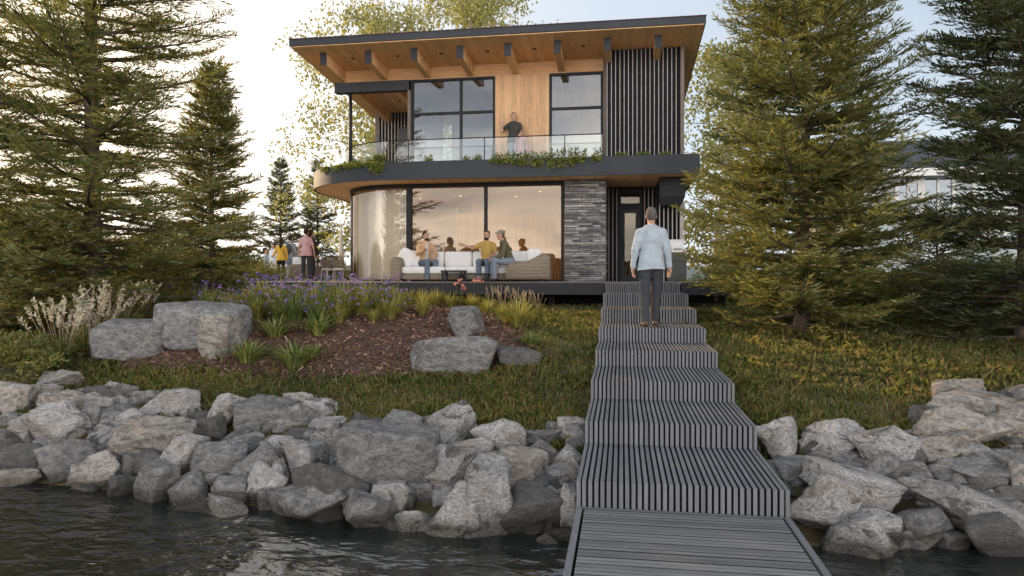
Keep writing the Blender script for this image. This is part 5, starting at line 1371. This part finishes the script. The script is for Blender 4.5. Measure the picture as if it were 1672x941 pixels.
    for q in (-1, 1): head += [E(H(q*.077, -.005, -.010), (.011, .020, .032), Rh, .008)]
    hands = []
    for i in (0, 1):
        d = wr[i]-el[i]; pn = (arms[i][2] if len(arms[i]) > 2 else v3((1, -1)[i], .1, 0)); pn = np.array(pn, float)
        dd = np.array(arms[i][3], float) if len(arms[i]) > 3 else d
        hands += hand_prims(wr[i], dd, pn, (1, -1)[i], .97*fw+.02, curl)
    feet = []
    shoe = []
    for i in (0, 1):
        a = an[i]; fd = v3((-.18, .18)[i], 1, 0)
        if sit: fd = v3((-.12, .12)[i], 1, 0)
        fd = nrm(fd)
        shoe += [('c', a+v3(0, 0, -.045)-fd*.035, a+fd*.10+v3(0, 0, -.055), .042, .038, .03), ('c', a+fd*.09+v3(0, 0, -.058), a+fd*.165+v3(0, 0, -.062), .037, .030, .03), ('c', a+v3(0, 0, -.05), a+v3(0, 0, .035), .045, .046, .03)]
        feet += [('c', a, a+fd*.13+v3(0, 0, -.05), .034, .026, .02)]
    me = sdf_mesh('body', torso+armp+legp+feet+head+hands, res, None, 1); me.materials.append(MAT[skinm]); link('body', me, None, root)
    # clothes
    def cloth(nm, prims, mat, post, soften=2):
        me = sdf_mesh(nm, prims, res*1.1, post, soften); me.materials.append(mat); return link(nm, me, None, root)
    def grow(ps, g, ke=0):
        out = []
        for p in ps:
            if p[0] == 'c': out.append(('c', p[1], p[2], p[3]+g, p[4]+g, p[5]+ke))
            else: out.append(('e', p[1], tuple(r+g for r in p[2]), p[3], p[4]+ke))
        return out
    sd_ = int(abs(hash(label)) % 9973) if False else sum(ord(c) for c in label) % 9973
    wk0 = wrinkle(sd_, .0055, 19); wk1 = wrinkle(sd_+3, .0035, 46)
    wk = lambda X, Y, Z: wk0(X, Y, Z)+wk1(X, Y, Z)
    armc = []
    for i in (0, 1):
        if sleeve == 'long':
            armc += [('c', sh[i], el[i], .064*fw, .055*fw, .03), ('c', el[i], wr[i]-nrm(wr[i]-el[i])*.012, .055*fw, .042*fw, .02)]
        elif sleeve == 'short':
            armc += [('c', sh[i], sh[i]*.35+el[i]*.65, .066*fw, .060*fw, .03)]
    hz_ = (pel[2]-.10 if not sit else pel[2]-.03) if hem is None else pel[2]+hem
    tor = grow(torso[:6], .014, .01)+(grow(torso[6:], .012) if female else [])
    if hem is None or hem < .02: tor += [('c', pel+v3(q*.062, .0, .12), pel+v3(q*.088, -.004, -.14),   .108, .128, .05) for q in (-1, 1)] if not sit else []
    top_c = nb+spine*.012
    def post_shirt(X, Y, Z, Dg):
        d = Dg+wk(X, Y, Z)
        d = np.maximum(d, hz_+.012*np.sin(X*9+1)-Z)
        inarm = np.zeros(d.shape, bool)
        c = (X-top_c[0])*spine[0]+(Y-top_c[1])*spine[1]+(Z-top_c[2])*spine[2]
        near = ((X-top_c[0])**2+(Y-top_c[1])**2) < .11**2
        return np.where(near & (Z > che[2]), np.maximum(d, c-.022), d)
    # keep the sleeve below the hem plane: evaluate torso and sleeves separately, then join
    def shirt_mesh(nm, mat, g=0.0):
        def post_torso(X, Y, Z, Dg): return post_shirt(X, Y, Z, Dg-g)
        a = sdf_grid(tor+armc, res*1.1, None, .04+g)
        Dg, lo, rs = a; ax = [lo[i]+rs*np.arange(Dg.shape[i]) for i in range(3)]; X, Y, Z = np.meshgrid(*ax, indexing='ij')
        d = post_torso(X, Y, Z, Dg)
        if armc:   # sleeves may reach below the hem
            b = np.full(Dg.shape, .3, np.float32)
            for p in armc:
                A, B, ra, rb = p[1], p[2], p[3]+g, p[4]+g; ba = B-A; t = np.clip(((X-A[0])*ba[0]+(Y-A[1])*ba[1]+(Z-A[2])*ba[2])/(ba @ ba), 0, 1)
                b = np.minimum(b, np.sqrt((X-A[0]-t*ba[0])**2+(Y-A[1]-t*ba[1])**2+(Z-A[2]-t*ba[2])**2)-(ra+(rb-ra)*t))
            d = smin(d, b+wk(X, Y, Z), .012)
        V, Q = surface_nets(d, lo, rs)
        for _ in range(2):
            S = np.zeros_like(V); C = np.zeros(len(V))
            for p, q in ((0, 1), (1, 2), (2, 3), (3, 0)):
                np.add.at(S, Q[:, p], V[Q[:, q]]); np.add.at(C, Q[:, p], 1); np.add.at(S, Q[:, q], V[Q[:, p]]); np.add.at(C, Q[:, q], 1)
            V = V*.5+.5*S/np.maximum(C, 1)[:, None]
        me = mesh_np(nm, V, Q, True); me.materials.append(mat); return link(nm, me, None, root)
    shm = fabric(('shirt_' if not jacket else 'jacket_')+str(sd_), shirt, 50)
    sho = shirt_mesh('jacket' if jacket else 'shirt', shm)
    if jacket:   # open front showing the lighter shirt below
        fm = fabric('undershirt_'+str(sd_), jacket, 50)
        cloth('undershirt', [E(che+fwdv*.055, (.060, .075, .20), Rt, .03), E(up(.14)+fwdv*.05, (.055, .082, .18), Rt, .03)], fm, None)
    # collar
    if sleeve == 'long' and not female:
        m = MB(); nn = 18; Vv = []
        for k in range(nn):
            a = 2*math.pi*k/nn
            for (rr_, hh) in ((.058, -.035), (.062, .022), (.070, .018), (.076, -.03)):
                q = top_c+rgt*rr_*math.cos(a)*1.02+fwdv*(rr_*math.sin(a)*1.05)+spine*(hh-.012*math.sin(a)); Vv.append(q)
        Fc = [(k*4+j, k*4+j+1, ((k+1) % nn)*4+j+1, ((k+1) % nn)*4+j) for k in range(nn) for j in range(3)]
        m.add(Vv, Fc); c = m.build('collar', shm, sho, True)
    tm = fabric('trousers_'+str(sd_), trousers, 70)
    lg = []
    tight = .010 if female else .017
    for i in (0, 1):
        hj = pel+v3((-hips, hips)[i], 0, -.02); e = an[i]+v3(0, 0, -.005)
        lg += [('c', hj, kn[i], .080+tight, .058+tight, .04), ('c', kn[i], e, .056+tight, .044+tight, .03)]
    wl = pel[2]+(.10 if not sit else .12)
    wk2 = wrinkle(sd_+5, .006, 19)
    def post_tr(X, Y, Z, Dg): return np.maximum(Dg+wk2(X, Y, Z), Z-wl)
    cloth('trousers', grow([torso[2]], .012)+[('c', pel, up(.10), .10*bodyw, .095*bodyw, .05)]+lg, tm, post_tr)
    if skirt is not None:
        skm = fabric('skirt_'+str(sd_), skirt, 60); m = MB(); n = 26; Vv = []
        rings = [(.10, .150, .115), (.0, .175, .14), (-.12, .20, .165), (-.27, .225, .19)] if not sit else [(.10, .15, .12), (.0, .19, .16)]
        for (h, ra, rb) in rings:
            for k in range(n):
                a = 2*math.pi*k/n; f_ = 1+.05*math.sin(a*7)*(.1-h)*4; Vv.append(pel+v3(ra*f_*math.cos(a), rb*f_*math.sin(a), h))
        m.add(Vv, [(j*n+k, j*n+(k+1) % n, (j+1)*n+(k+1) % n, (j+1)*n+k) for j in range(len(rings)-1) for k in range(n)]); m.build('skirt', skm, root, True)
    for i in (0, 1):
        me = sdf_mesh('shoe', shoe[i*3:i*3+3], res, lambda X, Y, Z, Dg: np.maximum(Dg, .004+(an[0][2]-.09)-Z), 1)
        shn = 'shoe_'+str(shoes); 
        if shn not in MAT: MAT[shn] = simple('shoe_leather', shoes, .5, .15)
        me.materials.append(MAT[shn]); link('shoe', me, None, root)
    # hair
    hm = MAT[hair]
    hp_ = [E(H(0, -.018, .038), (.081, .094, .096), Rh, .02), E(H(0, -.045, -.010), (.072, .066, .075), Rh, .03)]
    if hairstyle == 'long': hp_ += [('c', H(0, -.075, .0), H(0, -.095, -.20), .070, .055, .04), ('c', H(0, -.095, -.18), H(0, -.09, -.33), .058, .030, .04), E(H(0, -.02, .03), (.086, .098, .102), Rh, .02)]
    if hairstyle == 'bun': hp_ += [E(H(0, -.095, .075), (.036, .036, .036), Rh, .012)]
    if hairstyle == 'afro': hp_ += [E(H(0, -.02, .045), (.10, .11, .11), Rh, .02)]
    ear = -.035 if hairstyle in ('short', 'bun', 'afro') else -.5
    def post_hair(X, Y, Z, Dg):
        x, y, z = X-hd[0], Y-hd[1], Z-hd[2]; fy = x*hf[0]+y*hf[1]+z*hf[2]; fz = x*hu[0]+y*hu[1]+z*hu[2]
        line = np.where(fy > .02, .060+.0*fz, np.where(fy > -.03, .015, -.065)) if ear > -.1 else np.where(fy > .015, .060, -.6)
        return np.maximum(Dg, (line-fz)*.8)
    me = sdf_mesh('hair', hp_, res*.9, post_hair, 1); me.materials.append(hm); link('hair', me, None, root)
    if beard:
        me = sdf_mesh('beard', [E(H(0, .042, -.082), (.056, .058, .040), Rh, .02), E(H(0, .07, -.105), (.032, .03, .028), Rh, .02)], res*.9, lambda X, Y, Z, Dg: np.maximum(Dg, ((X-hd[0])*hu[0]+(Y-hd[1])*hu[1]+(Z-hd[2])*hu[2])+.052), 1)
        me.materials.append(hm); link('beard', me, None, root)
    if cap is not None:
        cm = fabric('cap_'+str(sd_), cap, 60)
        me = sdf_mesh('cap', [E(H(0, -.012, .050), (.086, .102, .088), Rh, .02), E(H(0, .10, .055), (.062, .055, .010), Rh, .02)], res*.9, lambda X, Y, Z, Dg: np.maximum(Dg, .045-((X-hd[0])*hu[0]+(Y-hd[1])*hu[1]+(Z-hd[2])*hu[2])), 1); me.materials.append(cm); link('cap', me, None, root)
    for q in (-1, 1):
        c = H(q*.031, .084, .008); m = MB(); m.lathe([(.0005, .009), (.007, .006), (.009, 0), (.007, -.006), (.0005, -.009)], 8, tuple(c)); m.build('eye', MAT['eye'], root, True)
    m = MB(); m.tube([tuple(H(-.024, .084, -.062)), tuple(H(0, .0975, -.064)), tuple(H(.024, .084, -.062))], [.003, .005, .003], 6)
    MAT.setdefault('lip', simple('lips', (.30, .12, .10), .5, .05)); m.build('mouth', MAT['lip'], root, True)
    if glasses:
        m = MB()
        for q in (-1, 1): m.tube([tuple(H(q*.031+.022*math.cos(a), .098, .008+.017*math.sin(a))) for a in np.linspace(0, 6.28, 13)], .003, 5)
        m.tube([tuple(H(-.053, .096, .010)), tuple(H(-.078, 0, .012))], .0025, 5).tube([tuple(H(.053, .096, .010)), tuple(H(.078, 0, .012))], .0025, 5); m.build('glasses', MAT['black'], root, True)
    if bag:
        bgm = fabric('backpack_'+str(sd_), (.07, .075, .09), 60); me = sdf_mesh('backpack', [E(che-fwdv*.16-spine*.06, (.13, .085, .21), Rt, .02), E(che-fwdv*.22-spine*.14, (.10, .05, .11), Rt, .02)], res, None, 1); me.materials.append(bgm); link('backpack', me, None, root)
    return root
# --- the man walking up the stairs, seen from behind
pm = atd(1063, 533, 10.73)
person('man in pale blue shirt and charcoal trousers walking up the grey steps, seen from behind', (pm.x, 10.86, 1.331), R(3), (.36, .41, .46), (.048, .051, .060), 'hair_grey', 1.035, res=.0058,
       arms=[(v3(-.235, -.02, .205), v3(-.262, .03, -.055), v3(.75, -.5, 0), v3(-.02, .10, -1)), (v3(.235, -.02, .205), v3(.266, .025, -.055), v3(-.75, -.5, 0), v3(.02, .10, -1))],
       legs=[(-.095, .02, .50), (.084, .11, .52), (-.092, -.07, .095), (.072, .13, .09)], shoes=(.075, .042, .026), curl=.55, head_yaw=R(-4), bodyw=.97, hem=-.10)
# --- seated group on the terrace
def sit_at(px, Y, seat, **k):
    p = atY(px, 458, Y); return (p.x, Y, DZ+seat-.40)
person('bearded man in an open tan jacket sitting at the left of the sofa, hand raised', sit_at(694, 17.75, .405), R(180+38), (.52, .33, .19), (.13, .165, .215), 'hair_dark', 1.0, res=.008, sit=True,
       arms=[(v3(-.27, .10, .22), v3(-.10, .33, .10), v3(0, 0, -1)), (v3(.27, .16, .24), v3(.22, .42, .30), v3(-.4, .2, .9))], jacket=(.50, .53, .56), beard=True, head_yaw=R(14), lean=(0, .08))
person('man in a mustard shirt sitting on the sofa facing the lake, one arm stretched out', sit_at(795, 17.72, .405), R(180-2), (.44, .29, .085), (.12, .15, .20), 'hair_dark', 1.0, res=.008, sit=True, sleeve='short',
       arms=[(v3(-.25, .06, .24), v3(-.14, .36, .12), v3(0, 0, -1)), (v3(.36, .10, .37), v3(.56, .22, .44), v3(-.3, .9, 0))], beard=True, head_yaw=R(-4))
person('person in an olive jacket and grey cap leaning forward on the woven armchair', sit_at(833, 17.25, .43), R(90+22), (.115, .105, .065), (.19, .225, .28), 'hair_grey', .99, res=.008, sit=True,
       arms=[(v3(-.22, .24, .16), v3(-.08, .42, .06), v3(0, 0, -1)), (v3(.22, .22, .14), v3(.10, .42, .06), v3(0, 0, -1))], lean=(0, .36), hairstyle='bun', cap=(.22, .21, .18), head_pitch=R(-4))
# --- balcony
pb = atY(839, 300, 18.72)
person('man in a dark grey shirt standing on the balcony behind the glass, raising one hand', (pb.x, 18.72, ZF), R(180-8), (.060, .060, .058), (.30, .36, .42), 'hair_dark', .905, res=.008, sleeve='short',
       arms=[(v3(-.25, .02, .22), v3(-.19, .20, .04), v3(1, 0, 0)), (v3(.36, .08, .28), v3(.32, .14, .52), v3(-.2, 1, 0), v3(.05, 0, 1))], head_yaw=R(25), skinm='skin_fair')
pb = atY(851, 300, 18.60)
person('small child in a pink top standing on the balcony right beside the man', (pb.x, 18.60, ZF), R(180), (.62, .38, .40), (.55, .38, .40), 'hair_dark', .60, res=.010, female=True, hairstyle='long', skinm='skin_fair')
# --- group on the left terrace
def stand_at(px, d): p = atd(px, 458, d); return (p.x, p.y, DZ)
person('woman in a mustard yellow top and black trousers standing on the left terrace', stand_at(459, 26.6), R(14), (.62, .38, .06), (.020, .022, .024), 'hair_dark', .93, res=.011, female=True, hairstyle='long',
       arms=[(v3(-.27, .05, .20), v3(-.38, .22, .10), v3(0, 0, -1)), (v3(.23, -.01, .20), v3(.24, .04, -.05))], legs=[(-.10, .0, .50), (.07, .05, .50), (-.15, -.10, .09), (.075, .04, .09)])
person('woman in grey with denim skirt and dark backpack, behind the woman in yellow', stand_at(474.5, 27.6), R(-10), (.26, .28, .30), (.24, .29, .36), 'hair_dark', 1.02, res=.011, female=True, skirt=(.13, .16, .21), bag=True, hairstyle='bun')
person('woman in pale pink top and charcoal trousers, right end of the terrace group', stand_at(500, 23.2), R(8), (.56, .34, .37), (.045, .045, .052), 'hair_dark', 1.0, res=.010, female=True, hairstyle='short', sleeve='short')
person('person with long dark hair and black top beside the woman in pink', stand_at(508, 24.2), R(-30), (.028, .025, .028), (.035, .035, .042), 'hair_dark', 1.02, res=.011, female=True, hairstyle='long')
person('woman in pale blue and a white skirt seated at the left end of the terrace', (lambda p: (p[0], p[1], DZ+.02))(stand_at(434, 28.2)), R(-70), (.46, .53, .58), (.68, .67, .66), 'hair_dark', 1.0, res=.011, female=True, sit=True, skirt=(.70, .69, .68), hairstyle='bun')
person('person in a light blue shirt between the seated woman and the one in yellow', stand_at(446, 29.6), R(160), (.52, .60, .68), (.16, .19, .24), 'hair_dark', .90, res=.011, hairstyle='short')
# ------------------------------------------------------------------ world, sun, camera
BANK = 7.4
SUN_EL, SUN_AZ = R(16), R(60)        # azimuth to the left of +Y
wd = bpy.data.worlds.new('World'); scene.world = wd; wd.use_nodes = True
t = wd.node_tree; t.nodes.clear()
sky = t.nodes.new('ShaderNodeTexSky'); sky.sky_type = 'NISHITA'; sky.sun_disc = False
sky.sun_elevation = SUN_EL; sky.sun_rotation = -SUN_AZ; sky.air_density = 1.0; sky.dust_density = 2.0; sky.ozone_density = 1.0
tc = t.nodes.new('ShaderNodeTexCoord')
sep = t.nodes.new('ShaderNodeSeparateXYZ'); t.links.new(tc.outputs['Generated'], sep.inputs[0])
def wm(op, a, b=0.0, clamp=False):
    x = t.nodes.new('ShaderNodeMath'); x.operation = op; x.use_clamp = clamp
    for k, v in ((0, a), (1, b)):
        if isinstance(v, bpy.types.NodeSocket): t.links.new(v, x.inputs[k])
        else: x.inputs[k].default_value = v
    return x.outputs[0]
def wmix(f, a, b):
    x = t.nodes.new('ShaderNodeMix'); x.data_type = 'RGBA'
    for s_, v in ((x.inputs[0], f), (x.inputs[6], a), (x.inputs[7], b)):
        if isinstance(v, bpy.types.NodeSocket): t.links.new(v, s_)
        elif isinstance(v, (int, float)): s_.default_value = v
        else: s_.default_value = (*v, 1)
    return x.outputs[2]
zz = wm('ADD', wm('MAXIMUM', sep.outputs[2], 0.0), .16)
cb = t.nodes.new('ShaderNodeCombineXYZ'); t.links.new(wm('DIVIDE', sep.outputs[0], zz), cb.inputs[0]); t.links.new(wm('DIVIDE', sep.outputs[1], zz), cb.inputs[1])
nz = t.nodes.new('ShaderNodeTexNoise'); nz.inputs['Scale'].default_value = .85; nz.inputs['Detail'].default_value = 7; nz.inputs['Roughness'].default_value = .55; nz.inputs['Distortion'].default_value = .5
t.links.new(cb.outputs[0], nz.inputs['Vector'])
rp = t.nodes.new('ShaderNodeValToRGB'); rp.color_ramp.elements[0].position = .25; rp.color_ramp.elements[1].position = .62; t.links.new(nz.outputs['Fac'], rp.inputs[0])
# thin high cloud: warm where it lies towards the sun, brighter near it
sd = Vector((-math.sin(SUN_AZ)*math.cos(SUN_EL), math.cos(SUN_AZ)*math.cos(SUN_EL), math.sin(SUN_EL)))
dt = t.nodes.new('ShaderNodeVectorMath'); dt.operation = 'DOT_PRODUCT'; t.links.new(tc.outputs['Generated'], dt.inputs[0]); dt.inputs[1].default_value = sd
glow = wm('POWER', wm('MAXIMUM', dt.outputs['Value'], 0.0), 5.0)
scl = t.nodes.new('ShaderNodeMix'); 
bg1 = t.nodes.new('ShaderNodeBackground'); bg1.inputs[1].default_value = .15; t.links.new(sky.outputs[0], bg1.inputs[0])
cloud = wmix(glow, (.92, 1.02, 1.14), (1.9, 1.58, 1.2))
# bright sunlit cloud bank low in the sky opposite the sun
low = wm('POWER', wm('SUBTRACT', 1.0, wm('MAXIMUM', sep.outputs[2], 0.0)), 2.2)
bankm = wm('MULTIPLY', wm('MULTIPLY', wm('ADD', wm('MULTIPLY', sep.outputs[1], -1.0), wm('MULTIPLY', sep.outputs[0], .25)), 1.5, True), low, True)
rp2 = t.nodes.new('ShaderNodeValToRGB'); rp2.color_ramp.elements[0].position = .34; rp2.color_ramp.elements[0].color = (.38, .39, .44, 1); rp2.color_ramp.elements[1].position = .62; rp2.color_ramp.elements[1].color = (1.25, 1.12, .98, 1); t.links.new(nz.outputs['Fac'], rp2.inputs[0])
bk = t.nodes.new('ShaderNodeVectorMath'); bk.operation = 'SCALE'; t.links.new(rp2.outputs[0], bk.inputs[0]); bk.inputs['Scale'].default_value = BANK
cloud = wmix(bankm, cloud, bk.outputs[0])
bg2 = t.nodes.new('ShaderNodeBackground'); bg2.inputs[1].default_value = 1.0; t.links.new(cloud, bg2.inputs[0])
cov = wm('ADD', wm('ADD', wm('MULTIPLY', rp.outputs[0], .26), .36), wm('MULTIPLY', glow, .45), True)
cov = wm('ADD', cov, wm('MULTIPLY', bankm, .42), True)
hor = wm('POWER', wm('SUBTRACT', 1.0, wm('MAXIMUM', sep.outputs[2], 0.0)), 6.0)
cov = wm('ADD', cov, wm('MULTIPLY', hor, .45), True)
ms = t.nodes.new('ShaderNodeMixShader'); t.links.new(cov, ms.inputs[0]); t.links.new(bg1.outputs[0], ms.inputs[1]); t.links.new(bg2.outputs[0], ms.inputs[2])
wo = t.nodes.new('ShaderNodeOutputWorld'); t.links.new(ms.outputs[0], wo.inputs[0])
ld = bpy.data.lights.new('sun', 'SUN'); ld.energy = 5.0; ld.angle = R(.6); ld.color = (1.0, .70, .40)
lo = bpy.data.objects.new('sun', ld); COL.objects.link(lo)
lo.rotation_euler = Vector(sd).to_track_quat('Z', 'Y').to_euler(); lo.location = sd*40

cd = bpy.data.cameras.new('camera'); cam = bpy.data.objects.new('camera', cd); COL.objects.link(cam)
cam.location = (0, 0, CZ); cam.rotation_euler = (math.pi/2, 0, TH)
cd.sensor_width = 36; cd.lens = F/1672*36; cd.shift_y = -(470.5-HZ)/1672; cd.clip_end = 5000; cd.clip_start = .05
scene.camera = cam
scene.view_settings.view_transform = 'Standard'; scene.view_settings.look = 'None'; scene.view_settings.exposure = 0
scene.cycles.use_denoising = True
scene.cycles.max_bounces = 8; scene.cycles.transparent_max_bounces = 16; scene.cycles.caustics_reflective = True; scene.cycles.caustics_refractive = False
scene.cycles.sample_clamp_indirect = 4; scene.cycles.blur_glossy = .5
